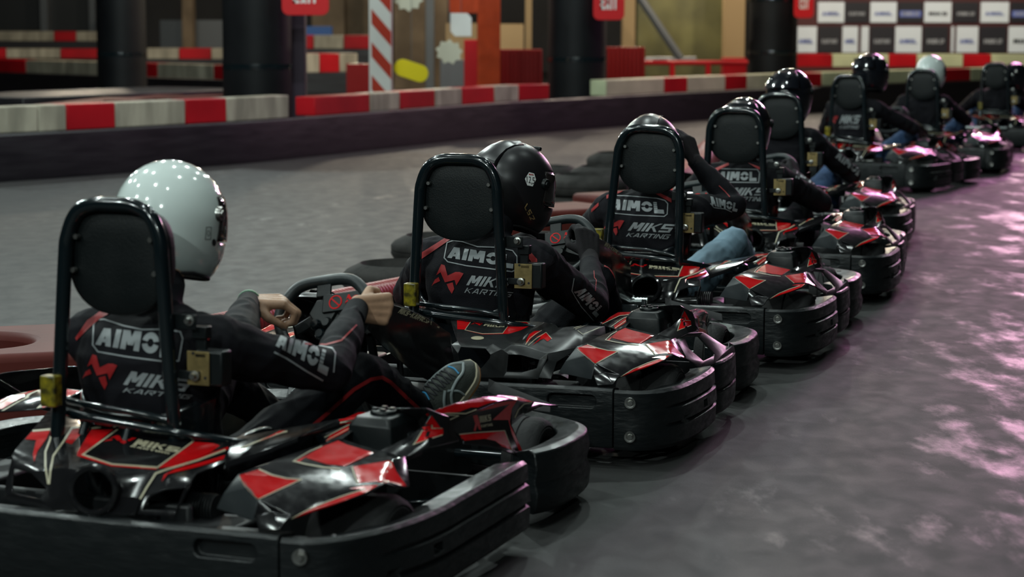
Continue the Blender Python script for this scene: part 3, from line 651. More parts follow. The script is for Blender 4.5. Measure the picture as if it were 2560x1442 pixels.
def collar_gfx(o):
    graphics(o, [('Z5', 2, [[(1390, 380), (1410, 330), (1385, 310), (1450, 290), (1440, 310), (1535, 330), (1540, 385), (1365, 455)]], M_red),
        ('Z5', 2, [[(1410, 280), (1450, 200), (1520, 330), (1460, 325), (1460, 290)]], M_red),
        line('Z5', 2, [(1395, 335), (1355, 462), (1540, 390)], 8), line('Z5', 2, [(1455, 290), (1460, 325), (1530, 328)], 7),
        ('Z5', 2, [[(320, 380), (440, 280), (560, 212), (830, 206), (780, 240), (640, 250), (560, 275)]], M_red),
        line('Z5', 2, [(320, 388), (580, 262), (760, 240)], 8), ('Z5', 2, [[(505, 395), (660, 290), (820, 228), (760, 270), (640, 370), (520, 440)]], M_red),
        line('Z5', 2, [(460, 412), (620, 300), (790, 232)], 7), line('Z5', 2, [(520, 430), (660, 330), (820, 232)], 7)], L=60)
def front_gfx(o):
    graphics(o, [('D6', 1, [[(140, 640), (340, 540), (600, 450), (920, 395), (1250, 372), (1560, 440), (1640, 470), (1560, 470), (1300, 425), (1000, 490), (860, 545), (760, 545), (590, 610), (420, 625), (160, 665)]], M_red),
        ('D6', 1, [[(870, 600), (1000, 540), (1180, 470), (1400, 450), (1330, 560), (1300, 740), (1310, 790), (1500, 1195), (1440, 1170), (1330, 920), (1280, 720), (1060, 720), (1300, 500), (1060, 560)]], M_red),
        ('D6', 1, [[(610, 925), (1225, 875), (1330, 1135), (1200, 1090), (1100, 1010), (950, 980), (640, 1010)]], M_red),
        line('D6', 1, [(600, 920), (820, 895), (1230, 868), (1335, 1140)], 12), line('D6', 1, [(160, 675), (440, 625), (690, 632), (840, 575)], 12),
        line('D6', 1, [(180, 690), (440, 650), (590, 662), (400, 750)], 10), line('D6', 1, [(1370, 690), (1420, 580), (1500, 500), (1610, 475)], 16)], L=90)
def front_text(o):
    graphics(o, [('D6', 1, [[(790, 660), (850, 650), (880, 740), (905, 860), (870, 850), (850, 790), (825, 880), (800, 865), (820, 770)]], M_red),
        ('D6', 1, onmap([(890, 760), (1045, 730), (1035, 640), (875, 670)], text('MIKS', w=.3)), M_cream),
        ('D6', 1, onmap([(905, 825), (1065, 800), (1055, 765), (900, 790)], text('KARTING', w=.26)), M_cream)], L=90)
def rear_gfx(o, kind):
    if kind == 'A':
        graphics(o, [('Z1', 1, [[(1100, 355), (1360, 355), (1000, 650), (1345, 775), (1880, 815), (1880, 835), (1340, 795), (925, 670), (930, 630), (1080, 380)]], M_red),
            ('Z1', 1, [[(375, 385), (600, 365), (560, 460), (450, 610), (410, 740), (395, 650), (435, 480), (300, 470)]], M_red),
            ('Z1', 1, [[(870, 345), (1000, 330), (960, 420), (860, 530), (785, 505)]], M_red),
            line('Z1', 1, [(390, 370), (625, 350), (600, 480), (545, 620), (545, 800), (580, 1010)], 22), line('Z1', 1, [(1000, 318), (865, 335), (760, 500), (640, 670), (605, 850), (590, 1010)], 22),
            line('Z1', 1, [(1100, 340), (1250, 318), (1455, 322), (995, 655), (1345, 770), (1880, 808)], 18),
            ('Z2', 1, [[(215, 820), (655, 500), (880, 520), (960, 545), (860, 620), (640, 720), (400, 800)]], M_red),
            line('Z2', 1, [(0, 800), (205, 812), (655, 485)], 16), line('Z2', 1, [(715, 440), (900, 465), (1110, 495), (1120, 530)], 18),
            ('Z2', 1, [[(1060, 560), (1060, 590), (800, 690), (500, 800), (520, 780), (760, 670)], [(1060, 650), (1040, 700), (700, 800), (330, 890), (260, 980), (290, 900), (420, 830), (760, 740)]], M_red),
            line('Z2', 1, [(0, 1190), (80, 1050), (190, 880), (330, 830), (700, 720), (1075, 580)], 22),
            ('Z1', 1, onmap([(1215, 515), (1590, 530), (1650, 440), (1330, 420)], MARK), M_red),
            ('Z2', 1, onmap([(-90, 540), (440, 628), (490, 575), (-20, 470)], text('MIKS', w=.28, W=.95)), M_cream),
            ('Z2', 1, onmap([(-120, 560), (350, 650), (360, 632), (-100, 545)], text('KARTING', w=.26)), M_cream)], L=70)
    else:
        graphics(o, [('Z4', 2, [[(235, 330), (330, 310), (445, 318), (350, 465), (240, 460)]], M_red), ('Z4', 2, [[(985, 370), (1200, 362), (1260, 405), (1120, 475), (950, 525), (590, 532), (350, 478), (590, 520), (868, 515)]], M_red),
            line('Z4', 2, [(240, 320), (340, 302), (455, 315), (345, 470), (590, 522), (868, 515), (980, 365)], 7), line('Z4', 2, [(1040, 355), (1205, 358), (1265, 405)], 6),
            ('Z4', 2, [[(1240, 530), (1310, 485), (1410, 480), (1290, 560), (1190, 670), (1200, 600)], [(1465, 505), (1545, 590), (1490, 630), (1440, 590), (1380, 610), (1275, 690), (1400, 570), (1330, 570)]], M_red),
            line('Z4', 2, [(1185, 675), (1240, 590), (1330, 520), (1410, 475)], 8), line('Z4', 2, [(1220, 685), (1330, 590), (1470, 502), (1550, 592)], 8),
            ('Z4', 2, onmap([(420, 405), (600, 410), (620, 362), (450, 355)], MARK), M_red), ('Z4', 2, onmap([(600, 412), (890, 432), (905, 402), (630, 378)], text('MIKS', w=.28, W=.95)), M_cream),
            ('Z4', 2, onmap([(650, 425), (830, 436), (835, 428), (655, 417)], text('KARTING', w=.26)), M_cream),
            ('Z4', 2, [[(520+90*math.cos(t*PI/10), 581+25*math.sin(t*PI/10)) for t in range(20)]], M_cream),
            line('Z4', 2, [(1850, 445), (1960, 410), (2010, 410), (1880, 455), (1980, 530), (2210, 435)], 7)], L=70)
def hood_gfx(o):
    graphics(o, [('C5', 2, onmap([(1478, 822), (1560, 885), (1563, 855), (1482, 790)], text('MIKS-KARTING', w=.24)), M_cream),
                 ('C4', 1, onmap([(1690, 375), (1900, 450), (1925, 425), (1720, 340)], text('MIKS-KARTING', w=.24)), M_cream)], L=40)
# ------------------------------------------------------------------ build both kinds once, then copy thing by thing
SC = [None]
def copy_tree(o, parent=None):
    c = o.copy(); COL.objects.link(c)
    if parent is not None: c.parent = parent
    for ch in list(o.children): copy_tree(ch, c)
    return c
KLAB = ['black and red rental kart nearest the camera, its bodywork cracked, white helmet above it',
        'satin black rental kart second in the queue with two angular openings in its rear panel',
        'rental kart third in the queue with a round rear port and a silver exhaust hose',
        'rental kart fourth in the queue, grey head rest in front of a glossy helmet',
        'rental kart fifth in the queue, nearest behind the grey head rest kart',
        'rental kart sixth in the queue, pink glare on its bodywork',
        'rental kart second to last in the queue, under the far white helmet',
        'last rental kart of the queue at the right edge of the photo']
def make_kart(kind, k, damaged=False):
    root = empty('go_kart', Matrix(), KLAB[k-1], 'go-kart', 'rental karts queuing on the track')
    P = kart_parts(root, kind, damaged)
    if kind == 'A' : P['wing'] = flap(root)
    for key in ('rear', 'cover', 'collar', 'front', 'hood') + (('wing',) if 'wing' in P else ()):
        o = P[key]; o.parent = None; bake(o); o.parent = root
    cover_gfx(P['cover']); collar_gfx(P['collar']); front_gfx(P['front'])
    left_side(root, P)
    front_text(P['front']); rear_gfx(P['rear'], kind); hood_gfx(P['hood'])
    if 'wing' in P: graphics(P['wing'], [line('Z2', 1, [(1150, 605), (1400, 500), (1700, 390), (1770, 375)], 18), ('Z2', 1, [[(1420, 500), (1680, 370), (1750, 365), (1600, 430)]], M_red),
        ('Z6', 1, [[(-20, 310), (200, 275), (330, 262), (250, 290), (0, 330)], [(0, 352), (240, 318), (230, 330), (0, 375)]], M_red), line('Z6', 1, [(0, 345), (240, 308)], 8)], L=70)
    return root
kA1 = make_kart('A', 1, True)
kB = make_kart('B', 2)
kA = make_kart('A', 3)
KARTS = [kA1, kB, kA]
for k in range(4, 9):
    c = copy_tree(kA); c['label'] = KLAB[k-1]; KARTS.append(c)
for k, r in enumerate(KARTS, 1): r.matrix_world = kmat(k)
# the hoops have been knocked about: each leans its own way
for k, (dx, dz, ry) in {1: (-.004, -.003, 0), 2: (-.004, -.011, 0), 3: (.030, 0, .055), 4: (-.014, -.004, 0), 5: (.006, 0, 0)}.items():
    for ch in KARTS[k-1].children:
        if ch.name.startswith(('roll_hoop', 'head_rest')): ch.location = (dx-ry*.4, 0, dz); ch.rotation_euler = (0, ry, 0)
# ------------------------------------------------------------------ drivers
def capsule(bm, a, ra, b, rb, seg=14):
    a, b = Vector(a), Vector(b); d = b-a
    if d.length < 1e-5: d = Vector((0, 0, 1e-4))
    q = d.to_track_quat('Z', 'Y').to_matrix(); L = d.length; rings = []
    prof = [(ra*math.cos(t), -ra*math.sin(t)) for t in [PI/2*i/4 for i in (3, 2, 1, 0)]]+[(rb*math.cos(t), L+rb*math.sin(t)) for t in [PI/2*i/4 for i in (0, 1, 2, 3)]]
    for r, h in prof: rings.append([bm.verts.new(a+q @ Vector((r*math.cos(2*PI*k/seg), r*math.sin(2*PI*k/seg), h))) for k in range(seg)])
    for u, v in zip(rings, rings[1:]):
        for k in range(seg): bm.faces.new((u[k], u[(k+1) % seg], v[(k+1) % seg], v[k]))
    bm.faces.new(rings[0][::-1]); bm.faces.new(rings[-1])
def torso(bm, secs, seg=28):
    rings = []
    for c, rx, ry in secs:
        rings.append([bm.verts.new(Vector(c)+Vector((rx*math.copysign(abs(math.cos(2*PI*k/seg))**.85, math.cos(2*PI*k/seg)), ry*math.copysign(abs(math.sin(2*PI*k/seg))**.85, math.sin(2*PI*k/seg)), 0))) for k in range(seg)])
    for u, v in zip(rings, rings[1:]):
        for k in range(seg): bm.faces.new((u[k], u[(k+1) % seg], v[(k+1) % seg], v[k]))
    bm.faces.new(rings[0][::-1]); bm.faces.new(rings[-1])
def hand(caps, w, f, n, tagm, curl=(55, 80, 60), spread=.021, sc=1.0, thumb=1, side=1):
    """wrist w, f toward the knuckles, n out of the palm; fingers curl toward n"""
    w, f, n = Vector(w), Vector(f).normalized(), Vector(n); n = (n-f*n.dot(f)).normalized(); s = f.cross(n).normalized()*side
    kn = []
    for i, (off, ln, r) in enumerate(((1.5, .088, .0100), (.5, .092, .0102), (-.5, .087, .0098), (-1.5, .078, .0088))):
        k0 = w+f*ln*sc+s*off*spread*sc; kn.append(k0)
        caps.append((w+s*off*.012*sc, .0165*sc, k0, .0125*sc, tagm))
        a = math.radians(curl[0]+3*i); p = k0
        for L, rr, da in ((.044 if i in (1, 2) else .038, r, 0), (.027, r*.93, curl[1]), (.021, r*.86, curl[2])):
            a2 = a+math.radians(da); a = a2
            q = p+(f*math.cos(a)+n*math.sin(a))*L*sc; caps.append((p, rr*sc*1.03, q, rr*sc*.95, tagm)); p = q
    for u, v in zip(kn, kn[1:]): caps.append((u, .0115*sc, v, .0115*sc, tagm))
    b = w+f*.028*sc+s*.024*sc+n*.008*sc; m = b+(f*.55+s*.62+n*.55).normalized()*.040*sc*thumb; t = m+(f*.85+n*.5-s*.05).normalized()*.032*sc
    caps.append((b, .0165*sc, m, .0125*sc, tagm)); caps.append((m, .0120*sc, t, .0095*sc, tagm)); t2 = t+(f*.6+n*.7-s*.4).normalized()*.02*sc; caps.append((t, .0105*sc, t2, .0085*sc, tagm))
def person(k, label, head, arms, legs, hands, lean=0, vox=.007, shift=0.0, jean=None, glove=True, shoulders=None, z=0.0):
    root = empty('person', kmat(k), label, 'person', 'drivers seated in the karts')
    caps = []; X = shift
    bm = bmesh.new()
    secs = [((0, -.19, .10), .14, .10), ((0, -.20, .17), .175, .125), ((X*.2, -.235, .27), .165, .115), ((X*.5, -.275, .38+z*.4), .175, .112), ((X*.8, -.298, .48+z*.7), .192, .112),
            ((X, -.300, .555+z), .198, .108), ((X, -.292, .61+z), .185, .095), ((X, -.275, .652+z), .135, .080), ((X, -.255, .68+z), .075, .065)]
    torso(bm, secs)
    sh = shoulders or [(-.185+X, -.27, .585+z), (.185+X, -.27, .585+z)]
    mats = {'suit': 0, 'skin': 1, 'pants': 2, 'cuff': 3}
    tors = [(Vector(a[0]), Vector(b[0]), a[2], 'suit') for a, b in zip(secs, secs[1:])]
    for i, (elb, wri) in enumerate(arms):
        elb, wri, s0 = Vector(elb), Vector(wri), Vector(sh[i])
        caps.append((Vector((X, -.27, .60+z)), .08, s0, .078, 'suit'))
        caps.append((s0, .076, s0.lerp(elb, .5), .066, 'suit')); caps.append((s0.lerp(elb, .5), .066, elb, .058, 'suit'))
        wc = elb.lerp(wri, .84); caps.append((elb, .058, elb.lerp(wc, .6), .050, 'suit')); caps.append((elb.lerp(wc, .6), .050, wc, .037, 'suit'))
        caps.append((wc, .034, elb.lerp(wri, .97), .031, 'suit')); caps.append((elb.lerp(wri, .9), .025, wri, .024, 'skin'))
        f, n, curl, side = hands[i]; hand(caps, wri, f, n, 'skin', curl, side=side, sc=1.2 if glove else 1.14)
    for i, (kn, an, toe) in enumerate(legs):
        s = -1 if i == 0 else 1; kn, an = Vector(kn), Vector(an); hip = Vector((s*.10, -.16, .17))
        caps.append((hip, .10, hip.lerp(kn, .5), .088, 'pants')); caps.append((hip.lerp(kn, .5), .088, kn, .066, 'pants'))
        caps.append((kn, .066, kn.lerp(an, .4), .062, 'pants')); caps.append((kn.lerp(an, .4), .062, an, .044, 'pants'))
    hc = Vector(head[0]); nb = Vector((X, -.27, .64+z)); nt = hc+Vector((0, 0, -.04))
    caps.append((nb, .062, nt, .052, 'skin')); caps.append((nt, .07, hc+Vector((0, 0, .02)), .075, 'skin')); caps.append((nb+Vector((0, 0, .02)), .070, nb.lerp(nt, .35), .064, 'suit'))
    for c in caps: capsule(bm, *c[:4])
    bmesh.ops.recalc_face_normals(bm, faces=bm.faces)
    me = bpy.data.meshes.new('body'); bm.to_mesh(me); bm.free()
    o = bpy.data.objects.new('body', me); COL.objects.link(o)
    m = o.modifiers.new('one surface', 'REMESH'); m.mode = 'VOXEL'; m.voxel_size = vox; m.adaptivity = 0
    bake(o); me = o.data
    co = np.empty(len(me.vertices)*3, np.float32); me.vertices.foreach_get('co', co); co = co.reshape(-1, 3)
    segs = [(c[0], c[1], c[2], c[3], c[4]) for c in caps]+[(a, 0.1, b, 0.1, 'torso') for a, b, r, t in tors]
    best = np.full(len(co), 9e9); bt = np.zeros(len(co), int)
    names = ['suit', 'skin', 'pants', 'torso']
    for a, ra, b, rb, t in segs:
        a, b = np.array(a), np.array(b); d = b-a; L = max(1e-9, d@d); u = np.clip(((co-a)@d)/L, 0, 1)
        dist = np.linalg.norm(co-a-u[:, None]*d, axis=1)-(ra+(rb-ra)*u) if t != 'torso' else np.linalg.norm((co-a-u[:, None]*d)/np.array([1.75, 1, 1]), axis=1)-.1
        mk = dist < best; best[mk] = dist[mk]; bt[mk] = names.index(t)
    bm = bmesh.new(); bm.from_mesh(me)
    for _ in range(4): bmesh.ops.smooth_vert(bm, verts=[v for v in bm.verts if bt[v.index] != 1], factor=.5, use_axis_x=True, use_axis_y=True, use_axis_z=True)
    bmesh.ops.smooth_vert(bm, verts=[v for v in bm.verts if bt[v.index] == 1], factor=.5, use_axis_x=True, use_axis_y=True, use_axis_z=True)
    bm.normal_update()
    for v in bm.verts:
        if bt[v.index] != 1 and v.co.z > .02:
            p = v.co*7+Vector((k*3.1, 0, 0)); nn = noise.noise(p+noise.noise_vector(p*.8)*1.3); n2 = noise.noise(p*3.1)
            v.co += v.normal*((1-abs(nn)*3.2)*.0045+n2*.0022)
    for f in bm.faces:
        c = [bt[v.index] for v in f.verts]; f.material_index = {0: 0, 3: 0, 1: 1, 2: 2}[max(set(c), key=c.count)]; f.smooth = True
    bm.to_mesh(me); bm.free()
    for mm in (M_suit, M_glove if glove else M_skin, jean or M_pants): me.materials.append(mm)
    o.name = 'body'; o.parent = root
    # knit cuffs
    for i, (elb, wri) in enumerate(arms):
        elb, wri = Vector(elb), Vector(wri); bm = bmesh.new(); a, b = elb.lerp(wri, .80), elb.lerp(wri, 1.0 if not glove else 1.02)
        n = 22; P = [a.lerp(b, j/n) for j in range(n+1)]; tube(bm, P, lambda t: (.0375-.004*t)+(.0008 if int(t*n+.5) % 2 else 0), seg=18, caps=False); obj('knit_cuff', bm, M_glove if glove else M_suit, root, solid=.003, sharp=180)
    # shoes
    for i, (kn, an, toe) in enumerate(legs):
        an, toe = Vector(an), Vector(toe); shoe(root, an, toe, k == 1)
    helmet(root, k, head)
    return root, o
def shoe(root, an, toe, nice):
    """sole runs from heel to toe; an is the ankle"""
    f2 = (toe-an).normalized(); L = .265; side = Vector((1, 0, 0)); side = (side-f2*side.dot(f2)).normalized(); up = side.cross(f2)
    heel = an-f2*.045-up*.062
    P = lambda x, y, z: heel+side*x+f2*y+up*z
    width = lambda t: .034+.014*math.sin(PI*min(1, t*1.02))**.8+.006*t-(.030*max(0, (t-.80)/.20)**2)
    def surf(t, a, k=1.0):
        h = .088*(1-t)**.6*(.6+.4*math.cos(t*1.2))+.048*math.sin(PI*min(1, t*.98))**.7*.9+.004
        if t < .1: h *= .8+2*t
        wd = max(.008, width(t)); return P(wd*math.cos(a)*(1-.12*math.sin(a))*k, t*L, .022+max(.008, h)*math.sin(a)**.8*k)
    bm = bmesh.new(); N = 16
    rings = [[bm.verts.new(surf(i/N, PI*j/14)) for j in range(15)] for i in range(N+1)]
    for a, b in zip(rings, rings[1:]):
        for j in range(14): bm.faces.new((a[j], a[j+1], b[j+1], b[j]))
    bm.faces.new(rings[0]); bm.faces.new(rings[-1])
    up_ = obj('shoe', bm, M_shoe if nice else M_sole2, root, sharp=60)
    for nm, z0, z1, m, g in (('midsole', .002, .028, M_sole, .004), ('outsole', -.010, .002, M_gum, .003)):
        bm = bmesh.new(); out = [(max(.01, width(i/N)+g), i/N*L) for i in range(N+1)]
        poly = out+[(-x, y) for x, y in out[::-1]]
        lo = [bm.verts.new(P(x, y*1.02-.003, z0)) for x, y in poly]; hi = [bm.verts.new(P(x, y*1.02-.003, z1)) for x, y in poly]
        bm.faces.new(lo[::-1]); bm.faces.new(hi)
        for i in range(len(poly)): bm.faces.new((lo[i], lo[(i+1) % len(poly)], hi[(i+1) % len(poly)], hi[i]))
        obj(nm, bm, m if nice else M_sole2, up_, bevel=.002)
    if nice:
        rad = math.radians; cv = lambda pts: [surf(t, rad(a), 1.03) for t, a in pts]
        bm = bmesh.new()
        for i in range(6):
            t = .34+i*.065; tube(bm, cv([(t, 125), (t+.02, 90), (t+.045, 58)]), .0028, seg=6, smooth=3); tube(bm, cv([(t, 55), (t+.02, 90), (t+.045, 122)]), .0028, seg=6, smooth=3)
        obj('laces', bm, M_lace, up_)
        bm = bmesh.new()
        for q in (1, -1):
            A = lambda a: 90+q*(90-a)
            tube(bm, cv([(.42, A(4)), (.52, A(30)), (.66, A(45)), (.80, A(55)), (.88, A(80)), (.90, 90)]), .0048, seg=8, smooth=5)
            tube(bm, cv([(.30, A(4)), (.40, A(30)), (.50, A(48))]), .0045, seg=8, smooth=5); tube(bm, cv([(.62, A(4)), (.60, A(22)), (.52, A(42))]), .004, seg=8, smooth=4)
        obj('silver_overlay', bm, M_sil, up_)
        bm = bmesh.new(); tube(bm, cv([(.76, 60), (.775, 90), (.76, 120)]), .003, seg=6, smooth=4); tube(bm, cv([(.30, 62), (.335, 90), (.30, 118)]), .003, seg=6, smooth=4); obj('blue_accent', bm, M_blue, up_)
# ---- helmets
def hshape(az, el, face=1.0):
    """az 0 = front (+y)"""
    ce, se = math.cos(el), math.sin(el); fr = math.cos(az)
    ry = .170 if fr > 0 else .160; e = .5 if el < 0 else 1.0
    ch = max(0, ce)**(.48 if el < 0 else 1.0)
    x = .132*math.sin(az)*ch; y = ry*fr*ch; z = .150*se if el > 0 else .172*se
    if el < 0:
        k = min(1, -el/1.0); y += .026*max(0, fr)**2*math.sin(min(PI, k*2.6)); x *= 1-.09*k; y *= 1-.05*k
        if fr < 0: y *= 1-.05*k; z -= 0
        z -= .022*max(0, fr)*k
    return Vector((x, y, z))
def helmet(root, k, head):
    c, yaw, pitch, roll, style = head; SCL = 1.07 if style == 'gloss' else 1.0
    hm = {'white': M_hw, 'matt': M_hm, 'gloss': M_hg, 'white2': M_hw}[style]
    M = Matrix.Translation(c) @ Matrix.Rotation(yaw, 4, 'Z') @ Matrix.Rotation(pitch, 4, 'X') @ Matrix.Rotation(roll, 4, 'Y') @ Matrix.Scale(SCL, 4)
    NA, els = 72, [math.radians(e) for e in (90, 80, 70, 60, 50, 42, 34, 27, 22, 16, 10, 4, -2, -8, -14, -20, -27, -34, -42, -50, -57)]
    port = lambda az, el: abs(az) < math.radians(66) and math.radians(-20) < el < math.radians(22)
    bm = bmesh.new(); G = []
    top = bm.verts.new(M @ hshape(0, PI/2))
    for el in els[1:]:
        G.append([bm.verts.new(M @ hshape(-PI+2*PI*j/NA, el)) for j in range(NA)])
    for j in range(NA): bm.faces.new((top, G[0][j], G[0][(j+1) % NA]))
    for i in range(len(G)-1):
        for j in range(NA):
            az = -PI+2*PI*(j+.5)/NA; el = (els[i+1]+els[i+2])/2
            if port(az, el): continue
            bm.faces.new((G[i][j], G[i+1][j], G[i+1][(j+1) % NA], G[i][(j+1) % NA]))
    sh = obj('helmet', bm, hm, root, solid=.008, sharp=55, label={'white': 'glossy white full face helmet', 'white2': 'white full face helmet', 'matt': 'matt black full face helmet', 'gloss': 'glossy black full face helmet'}[style])
    # lining
    bm = bmesh.new(); G = [[bm.verts.new(M @ (hshape(-PI+2*PI*j/36, math.radians(e))*.90)) for j in range(36)] for e in (60, 40, 20, 0, -20, -40, -54)]
    for a, b in zip(G, G[1:]):
        for j in range(36): bm.faces.new((a[j], b[j], b[(j+1) % 36], a[(j+1) % 36]))
    bm.faces.new(G[0]); obj('helmet_lining', bm, M_lin, sh)
    # edge roll
    bm = bmesh.new(); tube(bm, [M @ (hshape(-PI+2*PI*j/48, math.radians(-57))+Vector((0, 0, .003))) for j in range(48)], .0055, closed=True, seg=8); obj('edge_trim', bm, M_lin if style != 'white' else M_sole2, sh)
    # visor
    bm = bmesh.new(); R = []
    for e in (-18, -12, -6, 0, 6, 12, 18, 23):
        R.append([bm.verts.new(M @ (hshape(math.radians(-71+142*j/30), math.radians(e))*1.018)) for j in range(31)])
    for a, b in zip(R, R[1:]):
        for j in range(30): bm.faces.new((a[j], b[j], b[j+1], a[j+1]))
    obj('visor', bm, M_vis, sh, solid=.0025, sharp=60)
    for s in (-1, 1):
        bm = bmesh.new(); p = hshape(s*math.radians(72), math.radians(6)); q = Vector((s, .3, 0)).to_track_quat('Z', 'Y').to_matrix().to_4x4()
        lathe(bm, [(0, .012), (.008, .012), (.010, .008), (.017, .009), (.020, .004), (.021, -.006)], M @ Matrix.Translation(p) @ q, 24)
        obj('visor_pivot', bm, M_steel if style == 'white' else M_blk, sh)
    off = lambda p, d: p*(1+d)
    if style == 'matt':
        bm = bmesh.new()   # top air scoop and rear spoiler
        g = []
        for e, wd in ((88, .05), (70, .052), (55, .056), (40, .062), (30, .066), (22, .070)):
            row = []
            for u in (-1, -.9, -.45, 0, .45, .9, 1):
                p = hshape(PI, math.radians(e)); base = Vector((u*wd, p.y*(1-.12*u*u), p.z*(1-.10*u*u))); row.append(bm.verts.new(M @ (base*(1.0 if abs(u) == 1 else 1.04+(.02 if e < 35 else 0)))))
            g.append(row)
        for a, b in zip(g, g[1:]):
            for j in range(6): bm.faces.new((a[j], b[j], b[j+1], a[j+1]))
        obj('rear_spoiler', bm, M_hm, sh, solid=.004)
        bm = bmesh.new()
        for a in (0, 1, 2, 3): box(bm, M @ (hshape(.25*(a-1.5), math.radians(62))*1.03), (.014, .03, .014), M.to_3x3() @ Matrix.Rotation(a*.6, 3, 'Z'))
        obj('top_vent', bm, M_blk, sh, bevel=.003)
    if style == 'gloss':
        bm = bmesh.new(); g = []
        for e, k_ in ((62, 1.0), (50, 1.03), (38, 1.06), (24, 1.10), (10, 1.13), (6, 1.02)):
            g.append([bm.verts.new(M @ (hshape(PI+math.radians(-62+124*j/12), math.radians(e))*(k_ if 0 < j < 12 else 1.0))) for j in range(13)])
        for a, b in zip(g, g[1:]):
            for j in range(12): bm.faces.new((a[j], b[j], b[j+1], a[j+1]))
        obj('rear_spoiler', bm, M_hg, sh, solid=.004)
        bm = bmesh.new()
        for s in (-1, 1): box(bm, M @ (hshape(PI+s*.45, math.radians(34))*1.08), (.03, .012, .014), M.to_3x3() @ Matrix.Rotation(s*.4, 3, 'Z'))
        obj('rear_vent', bm, M_blk, sh, bevel=.003)
    if style == 'white':
        bm = bmesh.new(); p = hshape(math.radians(100), math.radians(-24)); q = (Vector((1, .0, -.1))).to_track_quat('Z', 'Y').to_matrix().to_4x4()
    root['_h'] = sh.name
    return sh
# ------------------------------------------------------------------ the eight drivers
def std_arms(dx=0, z=0, right=None):
    L = ((-.37+dx, .0, .43+z*.5), (-.125, .50, .565)); R = right or ((.385+dx, .02, .44+z*.5), (.175, .50, .555)); return [L, R]
HL, HR = ((.25, .9, .1), (.75, .1, -.6), (55, 80, 60), -1), ((-.1, .8, .45), (-.75, .3, -.4), (55, 80, 60), 1)
def std_legs(w=.22, kz=.36): return [((-w, .42, kz), (-.20, .84, .13), (-.20, 1.06, .27)), ((w+.01, .42, kz), (.225, .84, .13), (.225, 1.06, .27))]
yv = lambda fr, x, y, v: V(fr, x, y, 'y', v); xv = lambda fr, x, y, v: V(fr, x, y, 'x', v)
PLAB = ['person in a glossy white helmet and black suit, bare hands on the wheel',
        'person in a matt black helmet with a 12,5 sticker, head turned right, black gloves',
        'person in pale blue jeans raising a gloved hand to the black helmet',
        'person mostly hidden behind the grey head rest, glossy helmet edge showing, fourth in the queue',
        'person in a large glossy black helmet, fifth in the queue, blue jeans at the knee',
        'person in a glossy black helmet and suit, sixth in the queue',
        'person in a white helmet near the right edge, blue jeans',
        'person in a black helmet in the last kart at the right edge']
p1, b1 = person(1, PLAB[0], ((-.04, -.12, .893), -.20, -.10, 0, 'white'),
    [(yv('C4', 545, 560, .12), yv('C4', 630, 300, .50)), (yv('C4', 1200, 800, .06), yv('C4', 1400, 345, .56))],
    [((-.22, .42, .37), (-.20, .84, .15), (-.20, 1.04, .30)), (xv('C4', 1425, 800, .235), yv('C4', 1880, 1090, .88), yv('C4', 2110, 800, .955))],
    [((.88, .46, .02), (.1, .2, -1), (38, 70, 60), -1), ((.60, .76, -.08), (-.62, .55, -.1), (62, 80, 60), 1)], vox=.0045, glove=False)
p2, b2 = person(2, PLAB[1], ((.072, -.10, .838), -.60, -.16, .03, 'matt'),
    [((-.36, .02, .42), (-.14, .50, .55)), (yv('C5', 1345, 1215, .08), yv('C5', 1312, 870, .48))], std_legs(.24, .44),
    [HL, ((-.22, .45, .82), (-.6, .6, -.3), (42, 62, 50), 1)], vox=.0055, shift=.03, z=.0)
p3, b3 = person(3, PLAB[2], ((-.005, -.19, .852), 0, 0, 0, 'matt'),
    [((-.37, .0, .43), (-.125, .50, .565)), (yv('C7', 880, 560, -.06), yv('C7', 655, 300, -.02))],
    [((-.22, .42, .36), (-.20, .84, .13), (-.20, 1.06, .27)), (xv('C7', 880, 760, .25), xv('C7', 960, 1000, .25)+Vector((0, .15, 0)), (.225, 1.12, .25))],
    [HL, ((-.35, .1, .9), (-.9, .35, -.1), (32, 50, 40), 1)], vox=.007, jean=M_jean, shift=.02)
p4, b4 = person(4, PLAB[3], ((-.012, -.15, .85), -.1, 0, 0, 'gloss'), std_arms(), std_legs(), [HL, HR], vox=.009)
p5, b5 = person(5, PLAB[4], ((.03, -.12, .955), -.35, -.05, 0, 'gloss'), std_arms(z=.1, right=((.43, .02, .43), (.2, .5, .5))), std_legs(.26, .42), [HL, HR], vox=.010, z=.08, jean=M_jean2)
p6, b6 = person(6, PLAB[5], ((.07, -.10, .99), -.35, -.05, 0, 'gloss'), std_arms(z=.1, right=((.42, .05, .5), (.18, .5, .56))), [((-.40, .20, .44), (-.24, .80, .14), (-.22, 1.04, .27)), std_legs(.26, .44)[1]], [HL, HR], vox=.010, z=.09, jean=M_jean2)
p7, b7 = person(7, PLAB[6], ((.04, -.10, .95), -.6, -.1, 0, 'white2'), std_arms(z=.06), std_legs(.28, .44), [HL, HR], vox=.011, z=.06, jean=M_jean2)
p8, b8 = person(8, PLAB[7], ((.21, -.08, .81), -.6, -.1, 0, 'gloss'), std_arms(), std_legs(.26, .44), [HL, HR], vox=.012, jean=M_jean2)
